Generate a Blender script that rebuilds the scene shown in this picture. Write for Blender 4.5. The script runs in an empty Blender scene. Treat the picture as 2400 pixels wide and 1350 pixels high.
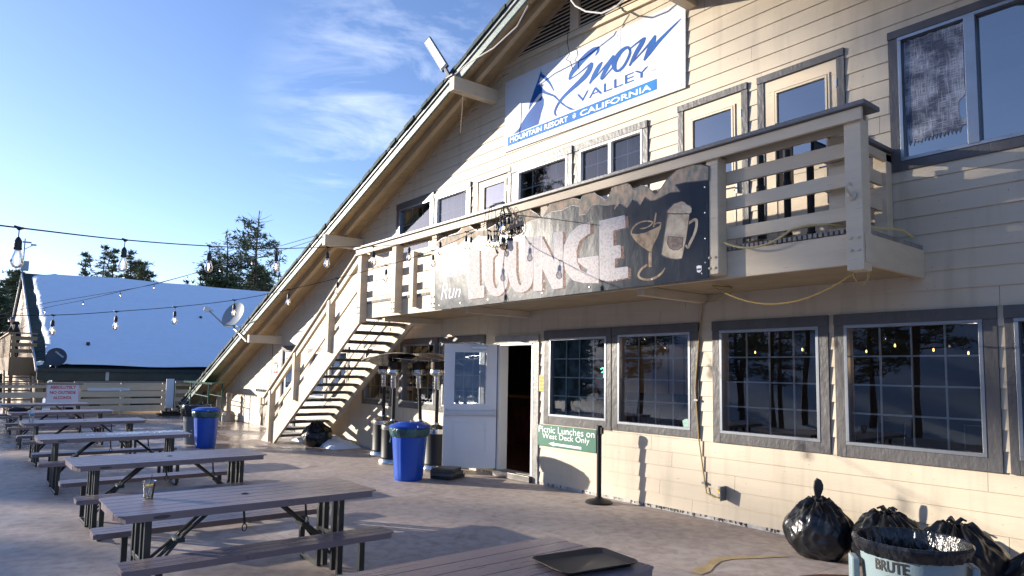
import bpy, bmesh, math, random
from mathutils import Vector, Matrix, noise, geometry
R = math.radians
C = bpy.context.scene.collection
SC = bpy.context.scene

# ---------------------------------------------------------------- camera
cam_d = bpy.data.cameras.new('camera')
cam = bpy.data.objects.new('camera', cam_d); C.objects.link(cam); SC.camera = cam
right = Vector((0.62709177, 0.77877447, 0.01631668))
up = Vector((0.05586379, -0.0658566, 0.99626409))
fwd = Vector((-0.7769396, 0.62383751, 0.08480342))
rot = Matrix((right, up, -fwd)).transposed()
cam.matrix_world = Matrix.Translation((0, 0, 1.65)) @ rot.to_4x4()
cam_d.sensor_width = 36.0
cam_d.lens = 36.0 * 1601.0 / 2400.0
cam_d.shift_x = 0.0
cam_d.shift_y = (736.7 - 675.0) / 2400.0
cam_d.clip_start = 0.05; cam_d.clip_end = 3000

# ---------------------------------------------------------------- light
SUN = Vector((1.38, 1.0, -0.37)).normalized()          # direction the light travels
EL = math.asin(-SUN.z)
sun_d = bpy.data.lights.new('sun', 'SUN'); sun = bpy.data.objects.new('sun', sun_d); C.objects.link(sun)
sun_d.energy = 4.4; sun_d.angle = R(0.53); sun_d.color = (1.0, 0.905, 0.77)
sun.rotation_euler = SUN.to_track_quat('-Z', 'Y').to_euler()
w = bpy.data.worlds.new('World'); SC.world = w; w.use_nodes = True
nt = w.node_tree; nt.nodes.clear()
def N(nt, t, **k):
    n = nt.nodes.new(t)
    for a, b in k.items(): setattr(n, a, b)
    return n
out = N(nt, 'ShaderNodeOutputWorld'); bg = N(nt, 'ShaderNodeBackground')
sky = N(nt, 'ShaderNodeTexSky'); sky.sky_type = 'NISHITA'; sky.sun_disc = False
sky.sun_elevation = EL; sky.sun_rotation = math.atan2(-SUN.x, -SUN.y)
sky.altitude = 2000; sky.air_density = 1.0; sky.dust_density = 1.6; sky.ozone_density = 2.2
bg.inputs['Strength'].default_value = 0.136
tc = N(nt, 'ShaderNodeTexCoord')
mp = N(nt, 'ShaderNodeMapping'); mp.inputs['Scale'].default_value = (3.0, 2.2, 8.0); mp.inputs['Rotation'].default_value = (0.30, 0.22, 0.9)
ns = N(nt, 'ShaderNodeTexNoise'); ns.inputs['Scale'].default_value = 2.1; ns.inputs['Detail'].default_value = 9; ns.inputs['Roughness'].default_value = 0.62; ns.inputs['Distortion'].default_value = 0.5
cr = N(nt, 'ShaderNodeValToRGB'); cr.color_ramp.elements[0].position = 0.47; cr.color_ramp.elements[1].position = 0.80
cr.color_ramp.elements[1].color = (0.40, 0.40, 0.40, 1)
mx = N(nt, 'ShaderNodeMix', data_type='RGBA'); mx.inputs[7].default_value = (6.6, 6.9, 7.4, 1)
gm = N(nt, 'ShaderNodeHueSaturation'); gm.inputs['Saturation'].default_value = 1.04; gm.inputs['Value'].default_value = 1.0
nt.links.new(tc.outputs['Generated'], mp.inputs['Vector']); nt.links.new(mp.outputs[0], ns.inputs['Vector'])
nt.links.new(ns.outputs['Fac'], cr.inputs[0])
CD = (right * ((960 - 1200) / 1601) - up * ((290 - 736.7) / 1601) + fwd).normalized()     # the patch of sky that carries the thin cloud
dt = N(nt, 'ShaderNodeVectorMath', operation='DOT_PRODUCT'); dt.inputs[1].default_value = CD; nt.links.new(tc.outputs['Generated'], dt.inputs[0])
mk = N(nt, 'ShaderNodeMapRange', interpolation_type='SMOOTHSTEP'); mk.inputs[1].default_value = .972; mk.inputs[2].default_value = .999; mk.inputs[3].default_value = .0; mk.inputs[4].default_value = 1.0
nt.links.new(dt.outputs['Value'], mk.inputs[0])
mm = N(nt, 'ShaderNodeMath', operation='MULTIPLY'); nt.links.new(cr.outputs[0], mm.inputs[0]); nt.links.new(mk.outputs[0], mm.inputs[1]); nt.links.new(mm.outputs[0], mx.inputs[0])
ti = N(nt, 'ShaderNodeMix', data_type='RGBA', blend_type='MULTIPLY'); ti.inputs[0].default_value = 1; ti.inputs[7].default_value = (.99, .913, 1.0, 1)
nt.links.new(sky.outputs[0], ti.inputs[6]); nt.links.new(ti.outputs[2], gm.inputs['Color']); nt.links.new(gm.outputs[0], mx.inputs[6])
nt.links.new(mx.outputs[2], bg.inputs[0]); nt.links.new(bg.outputs[0], out.inputs[0])
SC.view_settings.view_transform = 'Standard'; SC.view_settings.look = 'None'
SC.view_settings.gamma = 1; SC.view_settings.exposure = 1.17
try: SC.view_settings.use_curve_mapping = False
except Exception: pass
SC.cycles.max_bounces = 8; SC.cycles.transparent_max_bounces = 16

# ---------------------------------------------------------------- materials
MATS = {}
def M(name, col=(.5, .5, .5), rough=.6, metal=0., nscale=0., namt=.12, bump=0., bscale=None, stretch=(1, 1, 1),
      col2=None, spec=None, emit=None, es=0., coat=0., lo=.35, hi=.65, rvar=0., dist=.01, det=6):
    if name in MATS: return MATS[name]
    m = bpy.data.materials.new(name); MATS[name] = m; m.use_nodes = True
    nt = m.node_tree; b = nt.nodes['Principled BSDF']
    b.inputs['Base Color'].default_value = (*col, 1); b.inputs['Roughness'].default_value = rough
    b.inputs['Metallic'].default_value = metal
    if spec is not None: b.inputs['Specular IOR Level'].default_value = spec
    if coat: b.inputs['Coat Weight'].default_value = coat; b.inputs['Coat Roughness'].default_value = .15
    if emit: b.inputs['Emission Color'].default_value = (*emit, 1); b.inputs['Emission Strength'].default_value = es
    if nscale or bump:
        t = N(nt, 'ShaderNodeTexCoord'); mp = N(nt, 'ShaderNodeMapping'); mp.inputs['Scale'].default_value = stretch
        nt.links.new(t.outputs['Object'], mp.inputs[0])
    if nscale:
        n = N(nt, 'ShaderNodeTexNoise'); n.inputs['Scale'].default_value = nscale; n.inputs['Detail'].default_value = det; n.inputs['Roughness'].default_value = .6
        nt.links.new(mp.outputs[0], n.inputs['Vector'])
        r = N(nt, 'ShaderNodeValToRGB'); r.color_ramp.elements[0].position = lo; r.color_ramp.elements[1].position = hi
        c2 = col2 or tuple(max(0, c * (1 - namt)) for c in col)
        r.color_ramp.elements[0].color = (*c2, 1); r.color_ramp.elements[1].color = (*col, 1)
        nt.links.new(n.outputs['Fac'], r.inputs[0]); nt.links.new(r.outputs[0], b.inputs['Base Color'])
        if rvar:
            mr = N(nt, 'ShaderNodeMapRange'); mr.inputs[1].default_value = .3; mr.inputs[2].default_value = .7
            mr.inputs[3].default_value = max(0.02, rough - rvar); mr.inputs[4].default_value = min(1, rough + rvar)
            nt.links.new(n.outputs['Fac'], mr.inputs[0]); nt.links.new(mr.outputs[0], b.inputs['Roughness'])
    if bump:
        n2 = N(nt, 'ShaderNodeTexNoise'); n2.inputs['Scale'].default_value = bscale or 20; n2.inputs['Detail'].default_value = 5
        nt.links.new(mp.outputs[0], n2.inputs['Vector'])
        bp = N(nt, 'ShaderNodeBump'); bp.inputs['Strength'].default_value = bump; bp.inputs['Distance'].default_value = dist
        nt.links.new(n2.outputs['Fac'], bp.inputs['Height']); nt.links.new(bp.outputs[0], b.inputs['Normal'])
    return m
def wood_paint(name, col, crack=.5, rough=.6):
    """painted timber: slight tonal drift, fine grain bump, a few dark cracks and knots"""
    m = M(name, col, rough, nscale=1.3, namt=.10, bump=.25, bscale=14, stretch=(1, 3, 9))
    nt = m.node_tree; b = nt.nodes['Principled BSDF']
    src = b.inputs['Base Color'].links[0].from_socket
    t = N(nt, 'ShaderNodeTexCoord'); mp = N(nt, 'ShaderNodeMapping'); mp.inputs['Scale'].default_value = (1.5, 9, 30)
    n = N(nt, 'ShaderNodeTexNoise'); n.inputs['Scale'].default_value = 2.6; n.inputs['Detail'].default_value = 9; n.inputs['Distortion'].default_value = .6
    r = N(nt, 'ShaderNodeValToRGB'); r.color_ramp.elements[0].position = .27; r.color_ramp.elements[1].position = .315
    r.color_ramp.elements[0].color = (crack, crack, crack, 1); r.color_ramp.elements[1].color = (1, 1, 1, 1)
    mu = N(nt, 'ShaderNodeMix', data_type='RGBA', blend_type='MULTIPLY'); mu.inputs[0].default_value = 1
    nt.links.new(t.outputs['Object'], mp.inputs[0]); nt.links.new(mp.outputs[0], n.inputs['Vector']); nt.links.new(n.outputs['Fac'], r.inputs[0])
    nt.links.new(src, mu.inputs[6]); nt.links.new(r.outputs[0], mu.inputs[7]); nt.links.new(mu.outputs[2], b.inputs['Base Color'])
    return m
def weather(m, scale, stops, stretch, detail=8):
    """multiply a second, stretched stain pattern into a painted surface"""
    nt = m.node_tree; b = nt.nodes['Principled BSDF']; src = b.inputs['Base Color'].links[0].from_socket
    t = N(nt, 'ShaderNodeTexCoord'); mp = N(nt, 'ShaderNodeMapping'); mp.inputs['Scale'].default_value = stretch
    n = N(nt, 'ShaderNodeTexNoise'); n.inputs['Scale'].default_value = scale; n.inputs['Detail'].default_value = detail
    r = N(nt, 'ShaderNodeValToRGB'); e = r.color_ramp.elements
    for el, (p, c) in zip(e, stops): el.position = p; el.color = (c, c * .98, c * .95, 1)
    mu = N(nt, 'ShaderNodeMix', data_type='RGBA', blend_type='MULTIPLY'); mu.inputs[0].default_value = 1
    nt.links.new(t.outputs['Object'], mp.inputs[0]); nt.links.new(mp.outputs[0], n.inputs['Vector']); nt.links.new(n.outputs['Fac'], r.inputs[0])
    nt.links.new(src, mu.inputs[6]); nt.links.new(r.outputs[0], mu.inputs[7]); nt.links.new(mu.outputs[2], b.inputs['Base Color'])
def glass_mat(name, tint=(.8, .85, .85), ior=1.5, gain=1.0, wav=.0, film=0.0):
    if name in MATS: return MATS[name]
    m = bpy.data.materials.new(name); MATS[name] = m; m.use_nodes = True; nt = m.node_tree; nt.nodes.clear()
    o = N(nt, 'ShaderNodeOutputMaterial'); mix = N(nt, 'ShaderNodeMixShader'); tr = N(nt, 'ShaderNodeBsdfTransparent'); g = N(nt, 'ShaderNodeBsdfGlossy')
    tr.inputs[0].default_value = (*tint, 1); g.inputs['Roughness'].default_value = .0
    g.inputs['Color'].default_value = (.95, .97, 1, 1)
    f = N(nt, 'ShaderNodeFresnel'); f.inputs[0].default_value = ior
    mu = N(nt, 'ShaderNodeMath', operation='MULTIPLY_ADD'); mu.inputs[1].default_value = gain; mu.inputs[2].default_value = film; mu.use_clamp = True
    nt.links.new(f.outputs[0], mu.inputs[0]); nt.links.new(mu.outputs[0], mix.inputs[0]); nt.links.new(tr.outputs[0], mix.inputs[1]); nt.links.new(g.outputs[0], mix.inputs[2]); nt.links.new(mix.outputs[0], o.inputs[0])
    if wav:
        t = N(nt, 'ShaderNodeTexCoord'); n = N(nt, 'ShaderNodeTexNoise'); n.inputs['Scale'].default_value = 1.6; n.inputs['Detail'].default_value = 1
        bp = N(nt, 'ShaderNodeBump'); bp.inputs['Strength'].default_value = wav; bp.inputs['Distance'].default_value = .02
        nt.links.new(t.outputs['Object'], n.inputs['Vector']); nt.links.new(n.outputs['Fac'], bp.inputs['Height'])
        nt.links.new(bp.outputs[0], g.inputs['Normal']); nt.links.new(bp.outputs[0], f.inputs['Normal'])
    return m

CREAM = wood_paint('cream_timber', (.62, .51, .36))
SIDING = M('cream_siding', (.57, .505, .40), .55, nscale=.9, namt=.09, bump=.12, bscale=30, stretch=(.6, 1, 6), lo=.3, hi=.7)
weather(SIDING, 2.0, [(.30, .84), (.48, 1.0)], (3.2, 1, .35)); weather(SIDING, 60, [(.255, .55), (.27, 1.0)], (.5, 1, 1), 2)
SOFF = M('soffit_paint', (.56, .41, .23), .6, nscale=1.5, namt=.18, bump=.1, bscale=14)
GREY = M('grey_trim_paint', (.098, .094, .096), .42, spec=.35, nscale=3, namt=.25, bump=.55, bscale=24, stretch=(1, 1, .45), dist=.012)
GREYH = M('grey_cap_paint', (.17, .165, .165), .45, nscale=3, namt=.25, bump=.4, bscale=24)
ALU = M('aluminium', (.27, .29, .32), .35, metal=.75, nscale=6, namt=.12)
WHT = M('white_vinyl', (.80, .79, .76), .35, nscale=2, namt=.05)
MUNT = M('muntin_grey', (.42, .42, .42), .4, nscale=4, namt=.1)
GLASS = glass_mat('window_glass', wav=.07, gain=2.0)
UGLASS = glass_mat('upper_glass', tint=(.35, .42, .5), wav=.25, gain=2.6, film=.12)
DARK = M('dark_interior', (.012, .010, .010), .8, nscale=2, namt=.3)
DWOOD = M('dark_red_wood', (.06, .018, .010), .45, nscale=5, namt=.5, stretch=(6, 6, 1))
BLK = M('black_powder_coat', (.014, .016, .018), .5, spec=.3, nscale=8, namt=.3, bump=.05, bscale=60)
STEEL = M('stainless_steel', (.62, .60, .56), .24, metal=1, nscale=3, namt=.18, rvar=.08, bump=.03, bscale=8)
RUB = M('black_rubber', (.012, .012, .013), .5, bump=.1, bscale=40)
SNOW = M('snow', (.80, .87, .95), .65, nscale=3, namt=.04, bump=.35, bscale=5, dist=.05)
GREEN = M('green_fascia_paint', (.10, .15, .135), .5, nscale=7, col2=(.17, .22, .20), bump=.35, bscale=30, lo=.3, hi=.55)
SHING = M('dark_green_shingle', (.022, .05, .048), .8, nscale=14, namt=.5, bump=.6, bscale=40)

# ---------------------------------------------------------------- mesh builder
OFF = {}
class MB:
    def __init__(s): s.v = []; s.f = []
    def add(s, vs, fs):
        o = len(s.v); s.v += [Vector(v) for v in vs]; s.f += [tuple(i + o for i in f) for f in fs]; return s
    def box(s, x0, x1, y0, y1, z0, z1):
        return s.add([(x0, y0, z0), (x1, y0, z0), (x1, y1, z0), (x0, y1, z0), (x0, y0, z1), (x1, y0, z1), (x1, y1, z1), (x0, y1, z1)],
                     [(0, 3, 2, 1), (4, 5, 6, 7), (0, 1, 5, 4), (1, 2, 6, 5), (2, 3, 7, 6), (3, 0, 4, 7)])
    def beam(s, p, q, wd, ht, upv=(0, 0, 1)):
        p = Vector(p); q = Vector(q); d = (q - p).normalized(); sd = d.cross(Vector(upv)).normalized(); u = sd.cross(d).normalized()
        vs = []
        for e in (p, q):
            for a, b in ((-1, -1), (1, -1), (1, 1), (-1, 1)): vs.append(e + sd * (a * wd / 2) + u * (b * ht / 2))
        return s.add(vs, [(0, 1, 2, 3), (7, 6, 5, 4), (0, 4, 5, 1), (1, 5, 6, 2), (2, 6, 7, 3), (3, 7, 4, 0)])
    def prism(s, pts, ext):
        """closed polygon of 3-D points pushed along ext"""
        pts = [Vector(p) for p in pts]; ext = Vector(ext); n = len(pts)
        tri = geometry.tessellate_polygon([pts])
        fs = [tuple(t) for t in tri] + [tuple(i + n for i in reversed(t)) for t in tri] + [(i, (i + 1) % n, (i + 1) % n + n, i + n) for i in range(n)]
        return s.add(pts + [p + ext for p in pts], fs)
    def sheet(s, pts):
        pts = [Vector(p) for p in pts]
        return s.add(pts, [tuple(t) for t in geometry.tessellate_polygon([pts])])
    def tube(s, pts, r, seg=8, cap=True):
        pts = [Vector(p) for p in pts]; n = len(pts); rs = r if isinstance(r, (list, tuple)) else [r] * n; vs = []; fs = []
        ref = Vector((0, 0, 1)); prev = None
        for i, p in enumerate(pts):
            d = (pts[min(i + 1, n - 1)] - pts[max(i - 1, 0)])
            d = d.normalized() if d.length > 1e-9 else Vector((0, 0, 1))
            if prev is None:
                a = d.cross(ref if abs(d.z) < .95 else Vector((1, 0, 0))).normalized()
            else:
                a = (prev - d * prev.dot(d)); a = a.normalized() if a.length > 1e-6 else d.orthogonal().normalized()
            prev = a; b = d.cross(a)
            for k in range(seg):
                t = 2 * math.pi * k / seg; vs.append(p + (a * math.cos(t) + b * math.sin(t)) * rs[i])
        for i in range(n - 1):
            for k in range(seg):
                k2 = (k + 1) % seg; fs.append((i * seg + k, i * seg + k2, (i + 1) * seg + k2, (i + 1) * seg + k))
        if cap: fs.append(tuple(reversed(range(seg)))); fs.append(tuple((n - 1) * seg + k for k in range(seg)))
        return s.add(vs, fs)
    def lathe(s, prof, c=(0, 0, 0), seg=24, mat=None, wob=None, cap=True):
        """prof: (radius, z) list"""
        vs = []; fs = []; c = Vector(c)
        for i, (r, z) in enumerate(prof):
            for k in range(seg):
                t = 2 * math.pi * k / seg; rr = r * (wob(t, i) if wob else 1)
                v = Vector((rr * math.cos(t), rr * math.sin(t), z)); v = (mat @ v) if mat else v; vs.append(v + c)
        for i in range(len(prof) - 1):
            for k in range(seg):
                k2 = (k + 1) % seg; fs.append((i * seg + k, i * seg + k2, (i + 1) * seg + k2, (i + 1) * seg + k))
        if cap: fs.append(tuple(reversed(range(seg)))); n = len(prof) - 1; fs.append(tuple(n * seg + k for k in range(seg)))
        return s.add(vs, fs)
    def strip(s, A, B, y, flat=True):
        """ribbon between two outlines given as (x, z) pairs on the plane y"""
        n = len(A); return s.add([(a[0], y, a[1]) for a in A] + [(b[0], y, b[1]) for b in B], [(i, i + 1, n + i + 1, n + i) for i in range(n - 1)])
    def build(s, name, mat, parent=None, smooth=False, bevel=0., seg=2):
        me = bpy.data.meshes.new(name); o = bpy.data.objects.new(name, me); C.objects.link(o)
        if parent is None:
            xs = [v.x for v in s.v]; ys = [v.y for v in s.v]; zs = [v.z for v in s.v]
            loc = Vector(((min(xs) + max(xs)) / 2, (min(ys) + max(ys)) / 2, min(zs))); OFF[o.name] = loc; o.location = loc
        else:
            loc = OFF.get(parent.name, Vector()); OFF[o.name] = loc; o.parent = parent
        me.from_pydata([tuple(v - loc) for v in s.v], [], s.f); me.update()
        if mat: me.materials.append(mat)
        if smooth:
            for p in me.polygons: p.use_smooth = True
            try: me.set_sharp_from_angle(angle=R(40))
            except Exception: pass
        if bevel:
            b = o.modifiers.new('bevel', 'BEVEL'); b.width = bevel; b.segments = seg; b.limit_method = 'ANGLE'; b.angle_limit = R(40)
        return o
def tag(o, label=None, cat=None, group=None, kind=None):
    if label: o['label'] = label
    if cat: o['category'] = cat
    if group: o['group'] = group
    if kind: o['kind'] = kind
    return o
def thing(name, loc, label, cat, group=None, rz=0):
    o = bpy.data.objects.new(name, None); C.objects.link(o); o.empty_display_size = .1; o.location = loc; o.rotation_euler = (0, 0, rz)
    OFF[o.name] = Vector(loc); return tag(o, label, cat, group)
def local(name, label, cat, group=None):
    """a thing built around its own origin, moved afterwards"""
    o = thing(name, (0, 0, 0), label, cat, group); return o
def kids(o): return [c for c in bpy.data.objects if c.parent == o]
def dup(o, loc=None, rz=None, label=None, parent=None, rot=None, sc=None):
    c = o.copy(); C.objects.link(c)
    if parent: c.parent = parent
    for k in kids(o): dup(k, parent=c)
    if loc is not None: c.location = loc
    if rz is not None: c.rotation_euler = (0, 0, rz)
    if rot is not None: c.rotation_euler = rot
    if sc is not None: c.scale = (sc, sc, sc) if not isinstance(sc, tuple) else sc
    if label: c['label'] = label
    return c
def text(s, quad, name, mat, parent=None, bold=.0, depth=.0, shear=0.):
    """letters stretched to fit a quad: top-left, top-right, bottom-right, bottom-left (3-D)"""
    cu = bpy.data.curves.new('letters', 'FONT'); cu.body = s; cu.offset = bold; cu.extrude = 0; cu.shear = shear
    cu.resolution_u = 4
    o = bpy.data.objects.new('letters', cu); C.objects.link(o); bpy.context.view_layer.update()
    me = bpy.data.meshes.new_from_object(o.evaluated_get(bpy.context.evaluated_depsgraph_get()))
    bpy.data.objects.remove(o); bpy.data.curves.remove(cu)
    vs = [v.co for v in me.vertices]; x0 = min(v.x for v in vs); x1 = max(v.x for v in vs); y0 = min(v.y for v in vs); y1 = max(v.y for v in vs)
    q = [Vector(p) for p in quad]; mb = MB(); pts = []
    for v in vs:
        a = (v.x - x0) / (x1 - x0); b = (v.y - y0) / (y1 - y0)
        pts.append(q[3].lerp(q[2], a).lerp(q[0].lerp(q[1], a), b))
    mb.add(pts, [tuple(p.vertices) for p in me.polygons]); bpy.data.meshes.remove(me)
    return mb.build(name, mat, parent)

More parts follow.
